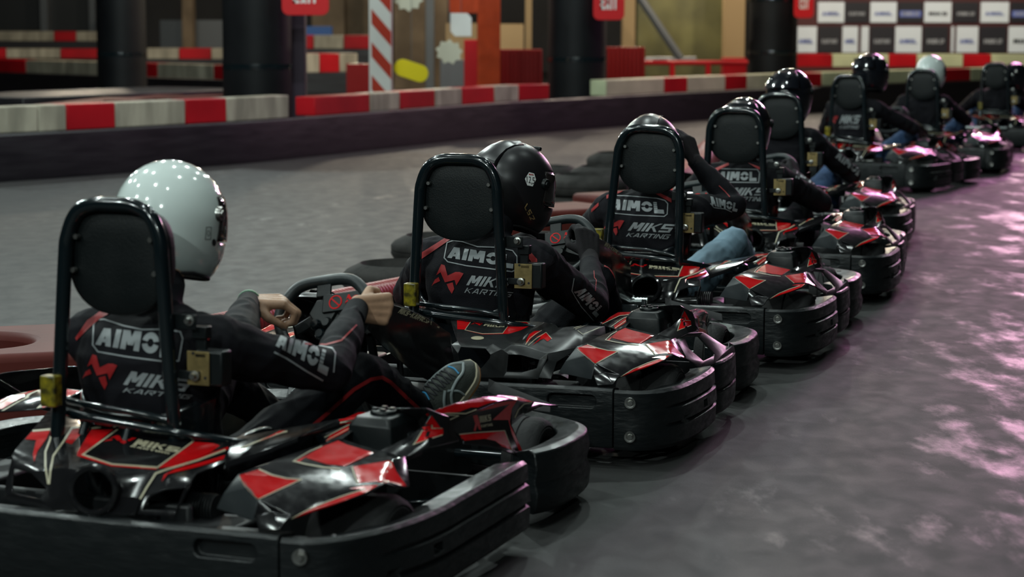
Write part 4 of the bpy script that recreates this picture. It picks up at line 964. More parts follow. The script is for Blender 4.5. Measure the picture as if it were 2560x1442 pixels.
# ---- lettering on suits
AIM = text('AIMo', w=.30, h=.2, W=.86, gap=.10, wid={'I': .30, 'o': .95, 'M': 1.0})
AIM = text('AIMol', w=.30, h=.2, W=.86, gap=.10, wid={'I': .30, 'o': .95, 'M': 1.05, 'l': .8})
MIKS = text('MIKS', w=.24, h=.2, W=.95, gap=.12, lean=.35)
KTXT = text('KARTING', w=.17, h=.17, W=.9, gap=.16, lean=.3)
SM, SR = M_print, M_sred
graphics(b2, [('D2', 2, [[(30, 460), (90, 270), (160, 215), (260, 185), (360, 230), (430, 285), (75, 510)], [(1540, 540), (1520, 380), (1660, 400), (1900, 560), (1930, 640), (1780, 760), (1680, 700)]], M_fade), line('D2', 2, [(430, 370), (520, 338), (640, 355), (850, 425), (1130, 435), (1340, 480), (1400, 560), (1400, 740), (1330, 772), (1160, 748), (700, 690), (440, 635), (390, 580)], 15, SM, True),
    ('D2', 2, onmap([(430, 578), (1345, 715), (1360, 545), (480, 425)], AIM), SM), ('D2', 2, onmap([(695, 960), (1300, 1010), (1345, 870), (715, 820)], MIKS), SM), ('D2', 2, onmap([(668, 1064), (1330, 1130), (1350, 1060), (680, 992)], KTXT), SM),
    ('D2', 2, onmap([(205, 1040), (605, 1095), (670, 740), (265, 650)], MARK), SR), ('D2', 2, [[(70, 510), (430, 285), (495, 312), (75, 598)], [(1530, 545), (1600, 510), (1680, 600), (1680, 700), (1620, 660)]], SR),
    line('D5', 2, [(1085, 285), (1040, 540), (1100, 650), (1230, 860), (1400, 1050), (1520, 1195)], 18, SM), ('D5', 2, onmap([(1075, 560), (1540, 1060), (1690, 900), (1290, 470)], AIM), SM),
    line('D5', 2, [(1480, 130), (1490, 270), (1530, 320), (1510, 540)], 14, SR), line('D5', 2, [(1690, 20), (1800, 60), (1900, 220), (1990, 420)], 60, SR)], off=.0016, L=28)
graphics(b1, [line('C3', 1, [(500, 1125), (550, 1122), (680, 1165), (800, 1190), (960, 1188), (1050, 1205), (1066, 1250), (1040, 1395), (950, 1400), (700, 1368), (510, 1335), (476, 1290), (482, 1160)], 9, SM, True),
    ('C3', 1, onmap([(492, 1288), (1010, 1372), (1020, 1222), (524, 1178)], AIM), SM), ('C1', 1, onmap([(750, 272), (1160, 318), (1180, 245), (762, 185)], MIKS), SM), ('C1', 1, onmap([(745, 318), (1165, 362), (1172, 338), (752, 290)], KTXT), SM),
    ('C1', 1, onmap([(495, 270), (690, 315), (718, 125), (522, 78)], MARK), SR), ('C3', 1, [[(362, 1245), (440, 1130), (530, 1066), (610, 1070), (520, 1120), (440, 1190), (370, 1262)], [(1190, 1230), (1245, 1215), (1240, 1260), (1190, 1265)]], SR),
    line('C4', 1, [(870, 490), (1010, 530), (1100, 600), (1225, 625), (1248, 660), (1235, 800)], 10, SM), line('C4', 1, [(812, 655), (900, 700), (1040, 790), (1160, 860)], 12, SM), ('C4', 1, onmap([(822, 610), (1190, 810), (1225, 660), (850, 500)], AIM), SM),
    line('C4', 1, [(1030, 595), (1180, 600), (1290, 570), (1400, 460)], 12, SR), line('C4', 1, [(1060, 1200), (1180, 1100), (1380, 920), (1500, 850), (1580, 835), (1640, 870), (1760, 985), (1880, 1095)], 26, SR)], off=.0016, L=18)
graphics(b3, [('D4', 3, [[(-60, 520), (0, 370), (60, 310), (140, 265), (300, 225), (470, 268), (200, 378), (90, 478)], [(870, 312), (900, 262), (1095, 262), (1200, 300), (1200, 430), (1100, 425)]], M_fade), line('D4', 3, [(260, 378), (520, 388), (900, 420), (1010, 450), (1050, 495), (1042, 640), (1000, 672), (600, 655), (240, 622), (222, 570), (232, 480)], 12, SM, True),
    ('D4', 3, onmap([(245, 575), (1000, 622), (975, 480), (290, 430)], AIM), SM), ('D4', 3, onmap([(495, 868), (1130, 900), (1165, 785), (520, 750)], MIKS), SM), ('D4', 3, onmap([(470, 950), (1070, 990), (1095, 925), (482, 900)], KTXT), SM),
    ('D4', 3, onmap([(145, 900), (400, 950), (455, 690), (180, 668)], MARK), SR), ('D4', 3, [[(200, 378), (470, 268), (492, 290), (200, 428)], [(805, 315), (870, 312), (1100, 425), (1100, 480)], [(-10, 570), (90, 478), (90, 525), (-10, 615)]], SR),
    ('D4', 3, onmap([(1660, 520), (2010, 600), (2040, 500), (1620, 385)], AIM), SM), line('D4', 3, [(1640, 490), (1690, 550), (1850, 570), (1940, 612)], 10, SM), line('D4', 3, [(1760, 245), (1850, 330), (1910, 400)], 12, SR)], off=.002, L=30)
graphics(b4, [line('C7d', 4, [(800, 348), (1015, 352), (1027, 372), (1022, 427), (800, 424), (776, 405), (779, 362)], 5, SM, True), ('C7d', 4, onmap([(785, 416), (1010, 414), (1008, 366), (800, 364)], AIM), SM),
    ('C7d', 4, onmap([(860, 500), (1062, 502), (1070, 458), (872, 456)], MIKS), SM), ('C7d', 4, onmap([(866, 532), (1055, 534), (1062, 510), (872, 508)], KTXT), SM), ('C7d', 4, [[(735, 362), (850, 312), (852, 326), (748, 378)], [(958, 312), (1032, 340), (1032, 358)]], SR),
    ('C7d', 4, onmap([(1232, 400), (1352, 440), (1362, 388), (1240, 345)], AIM), SM)], off=.003, L=20)
graphics(b5, [('C8e', 5, onmap([(885, 770), (1050, 900), (1080, 860), (915, 720)], AIM), SM)], off=.003, L=20)
graphics(b6, [('C8f', 6, onmap([(830, 545), (905, 548), (905, 490), (832, 488)], MARK), SR), ('C8f', 6, onmap([(912, 548), (1045, 548), (1055, 495), (920, 493)], MIKS), SM), ('C8f', 6, onmap([(912, 582), (1040, 582), (1045, 562), (918, 560)], KTXT), SM),
    ('C8f', 6, [[(755, 505), (820, 430), (822, 450), (770, 520)]], SR)], off=.003, L=20)
# ---- stickers on helmets
hm1 = bpy.data.objects[p1['_h']]; hm2 = bpy.data.objects[p2['_h']]
for o in (hm1, hm2):
    par = o.parent; o.parent = None; bake(o); o.parent = par
def ell(cx, cy, rx, ry, n=20): return [(cx+rx*math.cos(2*PI*i/n), cy+ry*math.sin(2*PI*i/n)) for i in range(n)]
graphics(hm1, [('C3', 1, [ell(1272, 620, 14, 24)], M_sole2), line('C3', 1, [(1222, 520), (1254, 520), (1250, 600), (1215, 600)], 4, M_sole2, True), line('C3', 1, ell(1236, 560, 8, 18), 3, M_sole2, True)], off=.0015, L=20)
M_stk = mat('white sticker', (.72, .74, .72), .4)
M_lgold = mat('gold lettering', (.35, .24, .10), .4)
graphics(hm2, [('C5', 2, [[(895, 279), (930, 288), (943, 330), (920, 378), (882, 370), (866, 325)]], M_stk), ('C5', 2, onmap([(873, 350), (934, 362), (934, 316), (874, 306)], text('12,5', w=.2, h=.13, W=.62, gap=.16)), M_sole2),
    ('C5', 2, onmap([(893, 299), (926, 303), (925, 292), (894, 288)], text('MIKS', w=.3)), M_sred), ('C5', 2, onmap([(862, 525), (905, 612), (938, 605), (882, 492)], text('LS2', w=.2, h=.18, W=.7, gap=.3)), M_lgold)], off=.0015, L=20)
for o in (p1, p2, p3, p4, p5, p6, p7, p8):
    if '_h' in o: del o['_h']
# wristband
e, w_ = yv('C4', 545, 560, .12), yv('C4', 630, 300, .50)
bm = bmesh.new(); tube(bm, [e.lerp(w_, 1.0), e.lerp(w_, 1.045)], .0345, seg=20, caps=False); obj('wristband', bm, M_green, p1, solid=.002, label='green wristband')
# ------------------------------------------------------------------ the hall: floor and everything behind the queue
def floor_mat():
    m = bpy.data.materials.new('worn polished concrete'); m.use_nodes = True; nt = m.node_tree; b = nt.nodes['Principled BSDF']; N = nt.nodes.new; Lk = nt.links.new
    tc = N('ShaderNodeTexCoord')
    def noise_(scale, det, st=(1, 1, 1), rot=0, dist=0):
        mp = N('ShaderNodeMapping'); mp.inputs['Scale'].default_value = st; mp.inputs['Rotation'].default_value = (0, 0, rot); Lk(tc.outputs['Object'], mp.inputs[0])
        n = N('ShaderNodeTexNoise'); n.inputs['Scale'].default_value = scale; n.inputs['Detail'].default_value = det; n.inputs['Distortion'].default_value = dist; Lk(mp.outputs[0], n.inputs['Vector']); return n
    def ramp(src, p0, c0, p1, c1):
        r = N('ShaderNodeValToRGB'); r.color_ramp.elements[0].position = p0; r.color_ramp.elements[1].position = p1; r.color_ramp.elements[0].color = (*c0, 1); r.color_ramp.elements[1].color = (*c1, 1); Lk(src, r.inputs[0]); return r
    big = noise_(.30, 3, (1, .6, 1), .6, .2); streak = noise_(1.1, 5, (2.6, .30, 1), -.75, .1); fine = noise_(160, 3); scuff = noise_(9, 8, (1, .6, 1), -.4, .3)
    c1 = ramp(big.outputs[0], .3, (.0145, .0145, .015), .75, (.022, .0216, .0212)); c2 = ramp(streak.outputs[0], .3, (.90, .90, .91), .7, (1.04, 1.03, 1.02)); c3 = ramp(fine.outputs[0], .45, (.82, .82, .82), .72, (1.35, 1.35, 1.3))
    mx = N('ShaderNodeMix'); mx.data_type = 'RGBA'; mx.blend_type = 'MULTIPLY'; mx.inputs[0].default_value = 1; Lk(c1.outputs[0], mx.inputs[6]); Lk(c2.outputs[0], mx.inputs[7])
    m2 = N('ShaderNodeMix'); m2.data_type = 'RGBA'; m2.blend_type = 'MULTIPLY'; m2.inputs[0].default_value = 1; Lk(mx.outputs[2], m2.inputs[6]); Lk(c3.outputs[0], m2.inputs[7]); Lk(m2.outputs[2], b.inputs['Base Color'])
    pol = noise_(5.0, 15, (1.0, .36, 1), -.15, .1); pol.inputs['Roughness'].default_value = .62; sx = N('ShaderNodeSeparateXYZ'); Lk(tc.outputs['Object'], sx.inputs[0])
    g1 = N('ShaderNodeMath'); g1.operation = 'MULTIPLY_ADD'; Lk(sx.outputs[1], g1.inputs[0]); g1.inputs[1].default_value = -.235; Lk(sx.outputs[0], g1.inputs[2])
    g2 = N('ShaderNodeMapRange'); Lk(g1.outputs[0], g2.inputs[0]); g2.inputs['From Min'].default_value = -.95; g2.inputs['From Max'].default_value = .3; g2.inputs['To Min'].default_value = -.22; g2.inputs['To Max'].default_value = 0
    g3 = N('ShaderNodeMath'); g3.operation = 'ADD'; Lk(g2.outputs[0], g3.inputs[0]); bigp = noise_(.9, 3, (1, .5, 1), .1); mxp = N('ShaderNodeMath'); mxp.operation = 'MULTIPLY_ADD'; Lk(bigp.outputs[0], mxp.inputs[0]); mxp.inputs[1].default_value = .7; Lk(pol.outputs[0], mxp.inputs[2]); sbp = N('ShaderNodeMath'); sbp.operation = 'SUBTRACT'; Lk(mxp.outputs[0], sbp.inputs[0]); sbp.inputs[1].default_value = .34; Lk(sbp.outputs[0], g3.inputs[1]); r1 = ramp(g3.outputs[0], .43, (.64,)*3, .60, (.36,)*3); r2 = ramp(scuff.outputs[0], .35, (.0,)*3, .65, (.10,)*3)
    ad = N('ShaderNodeMath'); ad.operation = 'ADD'; Lk(r1.outputs[0], ad.inputs[0]); Lk(r2.outputs[0], ad.inputs[1]); Lk(ad.outputs[0], b.inputs['Roughness'])
    bp = N('ShaderNodeBump'); bp.inputs['Strength'].default_value = .22; bp.inputs['Distance'].default_value = .003; f2 = noise_(140, 5); Lk(f2.outputs[0], bp.inputs['Height']); Lk(bp.outputs[0], b.inputs['Normal'])
    return m
M_floor = floor_mat()
bm = bmesh.new(); bmesh.ops.create_grid(bm, x_segments=2, y_segments=2, size=45, matrix=Matrix.Translation((0, 30, 0))); tag(obj('floor', bm, M_floor), kind='structure')
M_wallb = mat('dark back wall', (.022, .022, .024), .7, var=.5, vscale=.6)
M_rubw = mat('black rubber belt', (.0075, .0062, .009), .5, bump=.5, bscale=3, rvar=.12, vscale=1.2, stretch=(1, 1, 9))
M_kr = mat('red barrier paint', (.44, .008, .014), .45, spec=.15, var=.35, vscale=1.2, bump=.1, bscale=8); M_kw = mat('dirty white barrier paint', (.40, .37, .29), .5, spec=.15, var=.45, vscale=2.2, stretch=(2.5, 2.5, .6)); M_kg = mat('pale green white barrier paint', (.52, .56, .36), .5, spec=.15, var=.3, vscale=1.6)
M_col = mat('black column padding', (.007, .0076, .009), .5, spec=.15, bump=.6, bscale=3, var=.4, vscale=2); M_col2 = mat('purple grey column side', (.04, .028, .042), .5, spec=.15)
M_sred2 = mat('sign red', (.50, .012, .015), .4, spec=.15); M_swh = mat('sign white', (.62, .62, .60), .5); M_or = mat('orange red post paint', (.42, .045, .008), .5, spec=.15, var=.2, vscale=6)
M_pw = mat('white post paint', (.55, .55, .52), .5); M_ps = mat('post red', (.36, .03, .012), .5, spec=.15); M_yell = mat('yellow sign', (.62, .52, .01), .45, spec=.15); M_crm = mat('cream card', (.48, .47, .37), .6)
M_tan = mat('tan wall board', (.20, .15, .10), .7, spec=.15, var=.4, vscale=1.5); M_tan2 = mat('pale tan box', (.36, .25, .13), .6, spec=.15); M_blue2 = mat('blue panel', (.01, .07, .26), .5); M_gry = mat('grey steel frame', (.10, .11, .12), .5, metal=.3)
M_redc = mat('dark red corrugated plastic', (.20, .008, .008), .45, spec=.15); M_grn = mat('olive lit glazing', (.14, .13, .045), .3, var=.6, vscale=1.1); M_dst = mat('dusty red plastic', (.115, .022, .017), .6, spec=.2, var=.3, vscale=4, bump=.15, bscale=30); M_dst2 = mat('red hose plastic', (.26, .025, .028), .35, var=.25, vscale=6)
def G(u, v, z=0.0):
    d = wray(u, v); return Vector((0, 0, CAMH))+d*((z-CAMH)/d.z)
def D(u, v, Y):
    d = wray(u, v); return Vector((0, 0, CAMH))+d*(Y/d.y)
# ---- near track wall, black belt
WP = [(-9.0, 13.9), (-6.6, 16.4), (-4.48, 18.78), (-3.34, 20.38), (-2.37, 21.92), (-.40, 26.25), (.46, 27.75), (2.79, 31.35), (5.8, 35.2), (10.5, 40.2), (15, 44)]
bm = bmesh.new(); sweep(bm, WP, [(-.02, .40), (0, .42), (.02, .40), (.035, .05), (.02, 0), (-.03, 0)], side=1, smooth=4)
t = obj('trim_1', bm, M_rubw, None, bevel=0); tag(t, 'long black rubber belt wall along the far side of the track', kind='structure')
def wallpt(x):
    P = catmull([(a, b, 0) for a, b in WP], 12)
    for a, b in zip(P, P[1:]):
        if a.x <= x <= b.x: k = (x-a.x)/(b.x-a.x); return a.lerp(b, k), (b-a).normalized()
    return P[-1], (P[-1]-P[-2]).normalized()
def rail(us, top_v, bot_v, cols, Yz, depth, group, words, sag=.0):
    """countable painted barrier blocks in a row, from pixel columns us; Yz(u) -> (Y, z bottom, height)"""
    n = len(cols); nw = ['first', 'second', 'third', 'fourth', 'fifth', 'sixth', 'seventh', 'eighth', 'ninth', 'tenth']
    for i in range(n):
        (Ya, za, h), (Yb, zb, h2) = Yz(us[i]), Yz(us[i+1])
        a = Vector(((us[i]-1280)/FPX*Ya, Ya, za)); b = Vector(((us[i+1]-1280)/FPX*Yb, Yb, zb)); d = (b-a); d.z = 0; d.normalize(); nrm = Vector((-d.y, d.x, 0))
        a2, b2 = a+d*.006, b-d*.006; bm = bmesh.new(); vs = []
        for p, hh in ((a2, h), (b2, h2)):
            for off, z in ((0, 0), (0, hh), (depth, hh), (depth, 0)): vs.append(bm.verts.new(p+nrm*off+Vector((0, 0, z))))
        for q in ((0, 1, 2, 3), (4, 7, 6, 5), (0, 4, 5, 1), (1, 5, 6, 2), (2, 6, 7, 3), (3, 7, 4, 0)): bm.faces.new([vs[j] for j in q])
        c, m = {'r': ('red', M_kr), 'w': ('dirty white', M_kw), 'g': ('pale green', M_kg)}[cols[i]]
        tag(obj('barrier_block', bm, m, None, bevel=.012), f'{c} barrier block, {nw[i] if i < 10 else str(i)} from the left {words}', 'barrier', group)
def wallY(u):
    P = catmull([(a, b, 0) for a, b in WP], 12)
    for a, b in zip(P, P[1:]):
        ua, ub = 1280+FPX*a.x/a.y, 1280+FPX*b.x/b.y
        if ua <= u <= ub: return a.lerp(b, (u-ua)/(ub-ua)).y
    return P[-1].y
rail([-70, 97, 168, 290, 465, 568, 723], 0, 0, 'wwrwrw', lambda u: (wallY(u)+.02, .42, .235), .22, 'near left rail on the belt wall', 'on the near left rail')
rail([787, 925, 1000, 1087, 1155, 1235, 1296, 1372], 0, 0, 'rwrwrwr', lambda u: (wallY(u)+.02, .42, .20), .24, 'middle rail on the belt wall', 'on the middle rail beside the striped pole')
rail([1512, 1658, 1716, 1810, 1864, 1990, 2050, 2300, 2420, 2600], 0, 0, 'grgrgrgrg', lambda u: (wallY(u)+.02, .42, .215), .25, 'right rail on the belt wall', 'on the right rail behind the karts')
# second rail at the right, higher and farther
rail([1985, 2075, 2215, 2285, 2400, 2470, 2600], 0, 0, 'rgrgrg', lambda u: (43.5+(u-1985)*.0012, .53, .26), .4, 'far right rail below the sponsor wall', 'on the far rail below the checkered wall')
# ---- far left loop of the track
def bar(u0, v0, u1, v1, z0, z1, Y0, Y1, m, name, label, depth=.25):
    a, b = Vector(((u0-1280)/FPX*Y0, Y0, 0)), Vector(((u1-1280)/FPX*Y1, Y1, 0)); d = (b-a).normalized(); n = Vector((-d.y, d.x, 0)); bm = bmesh.new()
    vs = [bm.verts.new(p+n*o+Vector((0, 0, z))) for p in (a, b) for o, z in ((0, z0), (0, z1), (depth, z1), (depth, z0))]
    for q in ((0, 1, 2, 3), (4, 7, 6, 5), (0, 4, 5, 1), (1, 5, 6, 2), (2, 6, 7, 3), (3, 7, 4, 0)): bm.faces.new([vs[j] for j in q])
    o = obj(name, bm, m, None, bevel=.01); return o
YL = lambda u: 41.5-(u/560)*5.0
o = bar(-80, 0, 600, 0, 0, .42, YL(-80), YL(600), M_rubw, 'trim_2', ''); tag(o, kind='structure')
rail([-60, 68, 165, 305, 395, 535, 600], 0, 0, 'rwwrwr', lambda u: (YL(u)-.03, .42, .25), .3, 'second left rail', 'on the second rail at far left')
o = bar(-60, 0, 250, 0, .0, .62, 46, 44, M_rubw, 'trim_3', ''); tag(o, kind='structure')
rail([-60, 20, 155, 250], 0, 0, 'rwr', lambda u: (45.5, .62, .20), .4, 'third left rail', 'on the third rail at far left')
rail([-40, 140, 195, 250], 0, 0, 'wrw', lambda u: (54, .90, .24), .4, 'farthest left rail', 'on the farthest rail at far left')
o = bar(-60, 0, 300, 0, 0, .90, 54, 54, M_rubw, 'trim_4', ''); tag(o, kind='structure')
rail([370, 450, 530, 566], 0, 0, 'wrw', lambda u: (44.5, .63, .22), .4, 'rail between the black columns', 'on the rail between the left columns')
o = bar(366, 0, 570, 0, 0, .63, 44.4, 44.4, M_rubw, 'trim_5', ''); tag(o, kind='structure')
# loose red ramp boards lying behind the near left rail
for i, (u0, v0, u1, v1, w_) in enumerate([(165, 262, 340, 243, .35), (330, 250, 460, 236, .3), (420, 246, 592, 236, .35)]):
    a, b = D(u0, v0, 21.5+i*.8), D(u1, v1, 23.5+i*.9); bm = bmesh.new(); d = b-a; n = Vector((-d.y, d.x, 0)).normalized()
    vs = [bm.verts.new(p) for p in (a, b, b+n*w_, a+n*w_)]; f = bm.faces.new(vs); r = bmesh.ops.extrude_face_region(bm, geom=[f]); bmesh.ops.translate(bm, verts=[v for v in r['geom'] if isinstance(v, bmesh.types.BMVert)], vec=(0, 0, -.03))
    tag(obj('ramp_board', bm, M_dst), ['faded red board lying behind the first red block of the near left rail', 'short faded red board lying behind the stained white blocks', 'faded red board lying at the foot of the wide black column'][i], 'board', 'loose red boards')
# dark inner platform the boards lie on
o = bar(60, 0, 640, 0, 0, .60, 22.6, 26.0, M_rubw, 'trim_6', '', depth=1.5); tag(o, kind='structure')
# ---- columns
def column(name, x, Y, r, label, z1=3.2, strip=True):
    root = empty(name, Matrix.Translation((x, Y, 0)), label, 'column'); bm = bmesh.new(); lathe(bm, [(0, 0), (r, 0), (r*1.01, .5), (r, 1.3), (r*1.01, 2.2), (r, z1), (0, z1)], seg=40); obj('padding', bm, M_col, root, sharp=60)
    bm = bmesh.new()
    for z in (.9, 1.8, 2.7): lathe(bm, [(r*1.015, z-.03), (r*1.02, z), (r*1.015, z+.03)], seg=40)
    obj('strap', bm, M_pipe, root); return root
def X(u, Y): return (u-1280)/FPX*Y
column('padded_column', X(645, 24.3), 24.3, .385, 'wide black padded column between the white block and the striped pole')
bm = bmesh.new(); box(bm, (X(748, 24.6), 24.6, 1.6), (.16, .25, 3.2)); tag(obj('steel_post', bm, M_col2, None, bevel=.01), 'purple grey square post beside the wide black column', 'post')
column('padded_column', X(308, 33), 33, .37, 'black padded column at the far left loop of the track')
column('padded_column', X(1440, 29.8), 29.8, .40, 'black padded column carrying a red sign, right of the orange post')
column('padded_column', X(1926, 37.5), 37.5, .42, 'black padded column left of the checkered sponsor wall')
# ---- striped pole
root = empty('striped_pole', Matrix.Translation((X(952, 26.5), 26.5, 0)), 'white square pole with slanting dark red stripes', 'pole')
bm = bmesh.new(); box(bm, (0, 0, 1.5), (.27, .27, 3.0)); obj('pole', bm, M_pw, root, bevel=.01)
bm = bmesh.new()
for i in range(8):
    z = .42+i*.40; vs = [bm.verts.new(p) for p in ((-.105, -.137, z+.16), (.137, -.137, z-.12), (.137, -.137, z+.06), (-.105, -.137, z+.34))]; bm.faces.new(vs)
obj('red_stripes', bm, M_ps, root)
# orange post, signs, boxes
bm = bmesh.new(); box(bm, (X(1220, 30), 30.2, 1.6), (.32, .3, 3.2)); tag(obj('painted_post', bm, M_or, None, bevel=.01), 'thick orange red post right of the blank white sign', 'post')
def plate(name, u0, v0, u1, v1, Y, m, label, cat, r=.05, rot=0, poly=None, thick=.02):
    a, b = D(u0, v1, Y), D(u1, v0, Y); c = (a+b)/2; w_, h_ = abs(b.x-a.x), abs(b.z-a.z)
    root = empty(name, Matrix.Translation(c) @ Matrix.Rotation(rot, 4, 'Y'), label, cat); bm = bmesh.new(); prism(bm, poly(w_, h_) if poly else rrect(-w_/2, -h_/2, w_/2, h_/2, min(r, w_/2.1, h_/2.1)), thick, Matrix.Rotation(PI/2, 4, 'X')); obj('plate', bm, m, root, bevel=.004)
    if name == 'hanging_sign':
        bm = bmesh.new(); cyl(bm, (0, .012, h_*.3), (0, .012, 6.1-c.z), .004, seg=6); obj('hanging_wire', bm, M_gry, root); root.rotation_euler = (0, 0, 0)
        for ch in root.children:
            if ch.name.startswith('plate'): ch.rotation_euler = (0, rot, 0)
    return root, w_, h_
def words(root, s, w_, h_, cx, cz, m, th=.022, **kw):
    bm = bmesh.new()
    for p in text(s, **kw):
        vs = [bm.verts.new((cx+(x-.5)*w_, -th, cz+(y-.5)*h_)) for x, y in p]; bm.faces.new(vs)
    obj('lettering', bm, m, root)
r_, w_, h_ = plate('exit_sign', 705, -75, 822, 38, 23.7, M_sred2, 'red rounded sign with white lettering on the wide black column', 'sign', r=.08); words(r_, 'EXIT', w_*.52, .13, 0, D(1280, 10, 23.7).z+.065-r_.location.z, M_swh, W=.7)
r_, w_, h_ = plate('exit_sign', 1483, -80, 1562, 50, 29.2, M_sred2, 'red rounded sign with white lettering on the column right of the orange post', 'sign', r=.08); words(r_, 'EXIT', w_*.55, .20, 0, D(1280, 23, 29.2).z+.10-r_.location.z, M_swh, W=.7)
r_, w_, h_ = plate('exit_sign', 1984, -80, 2036, 45, 36.9, M_sred2, 'red rounded sign beside the checkered wall', 'sign', r=.08); words(r_, 'EXIT', w_*.5, .18, 0, D(1280, 20, 36.9).z+.09-r_.location.z, M_swh, W=.7)
plate('hanging_sign', 1122, -60, 1198, 33, 27.5, M_or, 'orange red rounded sign above the white sign', 'sign')
plate('hanging_sign', 1126, 33, 1179, 91, 27.4, M_swh, 'blank white chamfered sign hanging left of the orange post', 'sign', poly=lambda a, b: [(-a/2, -b*.28), (-a*.28, -b/2), (a/2, -b/2), (a/2, b*.3), (a*.3, b/2), (-a/2, b/2)])
plate('hanging_sign', 985, 155, 1072, 198, 27.0, M_yell, 'yellow capsule shaped sign hanging right of the striped pole', 'sign', r=.12, rot=math.radians(18))
def burst(a, b): return [((a/2 if i % 2 else a*.40)*math.cos(i*PI/9), (b/2 if i % 2 else b*.38)*math.sin(i*PI/9)) for i in range(18)]
plate('hanging_sign', 1088, 98, 1158, 162, 27.2, M_crm, 'cream zigzag edged card beside the orange post', 'sign', poly=burst, rot=.25)
plate('hanging_sign', 985, -35, 1060, 30, 27.2, M_crm, 'cream zigzag edged card at the top beside the striped pole', 'sign', poly=burst, rot=-.2)
def crate(name, u0, v0, u1, v1, Y, m, label, cat, depth=.5, ribs=0):
    a, b = D(u0, v1, Y), D(u1, v0, Y); a.z = 0; bm = bmesh.new(); box(bm, ((a.x+b.x)/2, Y+depth/2, (a.z+b.z)/2), (b.x-a.x, depth, b.z-a.z))
    if ribs:
        for i in range(ribs): cyl(bm, (a.x+(i+.5)*(b.x-a.x)/ribs, Y, a.z), (a.x+(i+.5)*(b.x-a.x)/ribs, Y, b.z), (b.x-a.x)/ribs*.42, seg=10)
    tag(obj(name, bm, m, None, bevel=.008), label, cat)
crate('ribbed_barrier', 1216, 124, 1356, 240, 31, M_redc, 'dark red ribbed plastic barrier right of the orange post', 'barrier', ribs=14)
crate('ribbed_barrier', 1508, 118, 1613, 225, 34, M_redc, 'dark red ribbed plastic barrier right of the third column', 'barrier', ribs=10)
crate('storage_box', 1250, 60, 1309, 124, 36, M_tan2, 'pale tan box above the ribbed barrier', 'box'); crate('storage_box', 1115, 58, 1192, 100, 38, M_tan2, 'pale tan box left of the orange post', 'box')
a, b = D(766, 99, 43), D(826, 66, 43); root = empty('display_counter', Matrix.Translation(((a.x+b.x)/2, 43, 0)), 'blue topped white counter left of the striped pole', 'counter')
bm = bmesh.new(); box(bm, (0, .2, a.z/2), (b.x-a.x, .4, a.z)); obj('white_base', bm, M_swh, root); bm = bmesh.new(); box(bm, (0, .2, (a.z+b.z)/2+.001), (b.x-a.x+.02, .42, b.z-a.z)); obj('blue_top', bm, M_blue2, root)
o = bar(764, 0, 925, 0, 0, .88, 42.02, 42.02, M_rubw, 'trim_7', ''); tag(o, kind='structure')
rail([764, 785, 860, 925], 0, 0, 'rwr', lambda u: (42, .88, .26), .4, 'upper rail left of the striped pole', 'on the upper rail by the striped pole')
crate('red_block', 1160, 100, 1194, 160, 33, M_kr, 'small red and cream block left of the orange post', 'box'); crate('grey_bin', 1100, 150, 1190, 225, 34, M_gry, 'grey bin behind the yellow sign', 'bin'); crate('dark_red_block', 866, 160, 925, 245, 33, M_redc, 'dark red block left of the striped pole', 'box')
rail([764, 800, 850, 895], 0, 0, 'wrw', lambda u: (34+(u-764)*.006, .60, .30), .5, 'curved low rail left of the striped pole', 'on the low curved rail by the pole')
crate('wall_board', 780, -150, 860, 110, 46, M_tan, 'tan upright board behind the blue panel', 'board'); crate('wall_board', 860, -150, 925, 125, 46.5, M_tan, 'tan upright board left of the striped pole', 'board')
crate('wall_board', 985, -150, 1118, 235, 45, M_tan, 'brown upright boards behind the yellow sign', 'board'); crate('metal_upright', 1064, -100, 1084, 225, 44, M_gry, 'grey upright strip behind the yellow sign', 'post')
crate('metal_upright', 1313, -100, 1330, 125, 38, M_tan2, 'thin tan upright right of the tan box', 'post')
# lit window bay with steel brace
crate('glazed_bay', 1592, -150, 1812, 150, 44, M_grn, 'olive lit glazing behind the steel brace', 'window'); crate('wooden_post', 1810, -150, 1866, 150, 42, M_tan2, 'tan post right of the glazing', 'post'); crate('wooden_post', 1556, -150, 1590, 122, 41, M_tan2, 'tan post left of the glazing', 'post')
crate('red_block', 1808, 145, 1866, 195, 40, M_kr, 'red block below the tan post', 'box')
bm = bmesh.new(); a, b = D(1590, -20, 40), D(1700, 145, 40); cyl(bm, a, b, .075, seg=8); c_, d_ = D(1610, 150, 40), D(1740, 148, 40); cyl(bm, c_, d_, .05, seg=8); tag(obj('steel_brace', bm, M_gry), 'grey diagonal steel brace before the olive glazing', 'brace')
bm = bmesh.new()
for u in (1680, 1770): a, b = D(u, 155, 39.5), D(u, 210, 39.5); cyl(bm, a, b, .05, seg=8)
a, b = D(1612, 157, 39.5), D(1870, 157, 39.5); cyl(bm, a, b, .045, seg=8); tag(obj('red_railing', bm, M_kr), 'dark red railing below the glazing', 'railing')
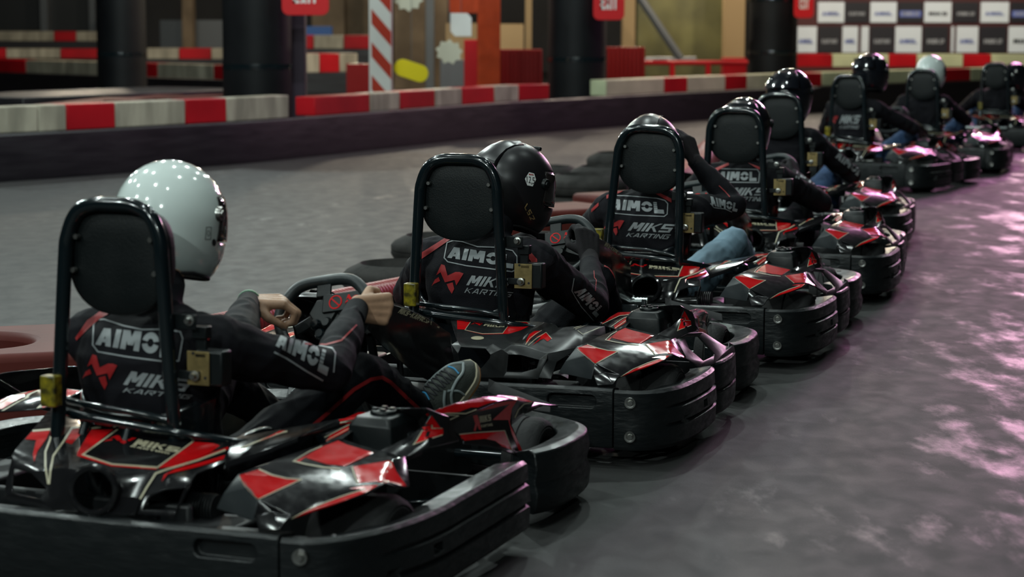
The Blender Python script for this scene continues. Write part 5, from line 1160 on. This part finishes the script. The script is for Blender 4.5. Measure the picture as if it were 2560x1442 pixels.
# ---- sponsor wall
root = empty('sponsor_wall', Matrix(), 'black and white checkered sponsor wall at the upper right', 'banner wall')
bm = bmesh.new(); YS = 45.0; z = lambda v: D(1280, v, YS).z
box(bm, ((X(1985, YS)+X(2640, YS))/2, YS+.1, 1.6), (X(2640, YS)-X(1985, YS), .06, 3.2)); obj('backing', bm, mat('dark red banner frame', (.05, .004, .006), .5), root)
M_cw, M_cb, M_cv, M_cg = mat('banner white', (.55, .62, .70), .5), mat('banner black', (.012, .012, .018), .4), mat('banner blue print', (.10, .14, .42), .5), mat('banner grey print', (.30, .32, .36), .5)
rows = [(-75, -6, [(2045, 2110, 'b'), (2112, 2175, 'w'), (2177, 2243, 'b'), (2245, 2312, 'w'), (2315, 2380, 'b'), (2383, 2450, 'w'), (2452, 2525, 'b'), (2527, 2600, 'w')]),
        (5, 56, [(2045, 2112, 'w'), (2113, 2173, 'b'), (2176, 2243, 'w'), (2246, 2308, 'b'), (2311, 2380, 'w'), (2383, 2448, 'b'), (2452, 2524, 'w'), (2527, 2600, 'b')]),
        (66, 131, [(1988, 2043, 'w'), (2046, 2103, 'b'), (2106, 2146, 'w'), (2153, 2173, 'w'), (2176, 2236, 'b'), (2238, 2305, 'w'), (2308, 2372, 'b'), (2378, 2386, 'w'), (2391, 2447, 'w'), (2449, 2518, 'b'), (2521, 2600, 'w')])]
for (v0, v1, cells) in rows:
    for ci, (u0, u1, c) in enumerate(cells):
        bm = bmesh.new(); a, b = D(u0, v1, YS), D(u1, v0, YS); q = [(a.x, a.z), (b.x, a.z), (b.x, b.z), (a.x, b.z)]
        prism(bm, q, .02, Matrix.Translation((0, YS+.05, 0)) @ Matrix.Rotation(PI/2, 4, 'X')); p_ = obj('panel', bm, M_cw if c == 'w' else M_cb, root)
        if u1-u0 < 35: continue
        w_, h_ = b.x-a.x, b.z-a.z; cz = a.z+h_*.42
        kind = ci % 4 if v0 > 60 else (ci+1) % 4
        bm = bmesh.new(); s, m = (('AIMOL', M_cv) if c == 'w' else ('MIKS', M_cg)) if ci % 3 != 1 else (('KARTING', M_cg) if c == 'b' else ('MIKS', M_cb))
        if ci % 4 == 3 and c == 'b':
            bb = bmesh.new(); vs = [bb.verts.new((x_, YS+.026, z_)) for x_, z_ in ((a.x+.03, cz-h_*.15), (b.x-.03, cz-h_*.15), (b.x-.03, cz+h_*.15), (a.x+.03, cz+h_*.15))]; bb.faces.new(vs); obj('blue_band', bb, M_cv, p_)
        for pl in text(s): bm.faces.new([bm.verts.new((a.x+w_*.16+x_*w_*.68, YS+.022, cz-h_*.08+y_*h_*.17)) for x_, y_ in pl])
        obj('lettering', bm, m, p_)
# ---- back wall, high dark boards at the far left
bm = bmesh.new(); box(bm, (0, 62, 3.1), (60, .3, 6.2)); tag(obj('wall_back', bm, M_wallb), kind='structure')
for nm, c, d in (('wall_left', (-30, 24, 3.1), (.3, 76, 6.2)), ('wall_right', (30, 24, 3.1), (.3, 76, 6.2)), ('wall_front', (0, -14, 3.1), (60, .3, 6.2)), ('ceiling', (0, 24, 6.2), (60, 76, .2))):
    bm = bmesh.new(); box(bm, c, d); tag(obj(nm, bm, M_wallb), kind='structure')
crate('office_front', -60, -150, 250, 33, 58, M_dark, 'dark glazed office front at the upper left', 'partition')
for i, (u0, u1) in enumerate(((100, 116), (222, 236))):
    crate('window_post', u0, -60, u1, 36, 57.5, M_gry, ['pale upright at the upper left, the left one', 'pale upright at the upper left, the right one'][i], 'post')
crate('grey_cabinet', 400, 50, 560, 98, 55, M_gry, 'grey low cabinet between the two left columns', 'cabinet'); crate('wall_frame', 455, -60, 480, 52, 54, M_tan, 'pale upright between the two left columns', 'post')
# ---- left of the queue: red plastic blocks, hoses, tyres
def hole_block(name, C, size, rz, label, hole=True):
    M = Matrix.Translation(C) @ Matrix.Rotation(rz, 4, 'Z'); bm = bmesh.new(); box(bm, (0, 0, size[2]/2), size); o = obj(name, bm, M_dst, None); 
    if hole: c = bmesh.new(); lathe(c, [(0, size[2]*.3), (.2, size[2]*.3), (.21, size[2]*1.2), (0, size[2]*1.2)], Matrix.Translation((size[0]*.07, 0, 0)), 36); cut(o, [c])
    e = o.modifiers.new('edge', 'BEVEL'); e.width = .03; e.segments = 3; e.limit_method = 'ANGLE'; o.matrix_world = M; tag(o, label, 'barrier')
p0, p1_ = G(190, 897, .25), G(0, 942, .25)
hole_block('plastic_barrier', (-2.02, 7.62, 0), (1.3, .74, .26), .33, 'red plastic barrier block with a round hole left of the first kart')
hole_block('plastic_barrier', (.17, 13.35, 0), (.95, .5, .26), .62, 'dusty red plastic block beyond the second kart steering wheel', False)
hole_block('plastic_barrier', (.72, 14.6, 0), (.5, .4, .25), .62, 'dusty red plastic block left of the third kart', False)
def hose(pts, r, pitch, label):
    L = catmull([(x, y, r) for x, y in pts], 10); seg = []; 
    for a, b in zip(L, L[1:]):
        n = max(1, int((b-a).length/(pitch/4)))
        for i in range(n): seg.append(a.lerp(b, i/n))
    bm = bmesh.new(); T, N = frames(seg); rings = []
    for i, p in enumerate(seg):
        rr = r*(1.0 if i % 4 in (0, 1) else .90); B = T[i].cross(N[i]); rings.append([bm.verts.new(p+rr*(math.cos(2*PI*k/18)*N[i]+math.sin(2*PI*k/18)*B)) for k in range(18)])
    for i in range(len(rings)-1):
        for k in range(18): bm.faces.new((rings[i][k], rings[i][(k+1) % 18], rings[i+1][(k+1) % 18], rings[i+1][k])).material_index = 1 if i % 4 == 2 else 0
    bm.faces.new(rings[0]); bm.faces.new(rings[-1]); tag(obj('corrugated_hose', bm, [M_dst2, M_dark], None, sharp=180), label, 'hose')
hose([(-1.5, 8.75), (-1.15, 9.45), (-.78, 10.15), (-.45, 10.75)], .075, .026, 'red corrugated hose lying between the first and second karts')
hose([(1.2, 16.6), (1.55, 18.4), (1.85, 20.6), (2.1, 22.2)], .13, .05, 'large dusty red pipe lying left of the fourth kart')
def tyre(x, y, z0, R, label, tilt=0):
    root = Matrix.Translation((x, y, z0)) @ Matrix.Rotation(tilt, 4, 'X'); bm = bmesh.new(); w_ = .15
    lathe(bm, [(R*.62, .02), (R*.70, .0), (R*.93, .005), (R, .04), (R*1.0, .058), (R*.985, .059), (R*.985, .064), (R, .065), (R, .09), (R*.93, .115), (R*.70, w_), (R*.62, .108), (R*.60, .10), (R*.66, .09), (R*.66, .05), (R*.60, .04), (R*.62, .02)], root, 40)
    tag(obj('tyre', bm, M_tyre, None, sharp=50), label, 'tyre', 'worn tyres left of the queue')
tyre(-.58, 11.2, 0, .31, 'flat lying tyre behind the steering wheel of the first kart'); tyre(-.42, 12.7, 0, .30, 'flat lying tyre half hidden left of the second kart')
nn = 0
for (x, y, n) in ((.55, 15.9, 2), (.75, 16.8, 2), (.42, 17.6, 1), (.95, 18.6, 2), (.30, 18.9, 1)):
    for i in range(n):
        nn += 1; tyre(x, y, .14*i, .31, f"worn tyre, {['lower', 'upper'][i]} of the {['pile nearest behind the second helmet', 'pile touching the third kart shoulder', 'low tyre left of the pile', 'farthest pile', 'single far tyre'][[.55, .75, .42, .95, .30].index(x)]}")
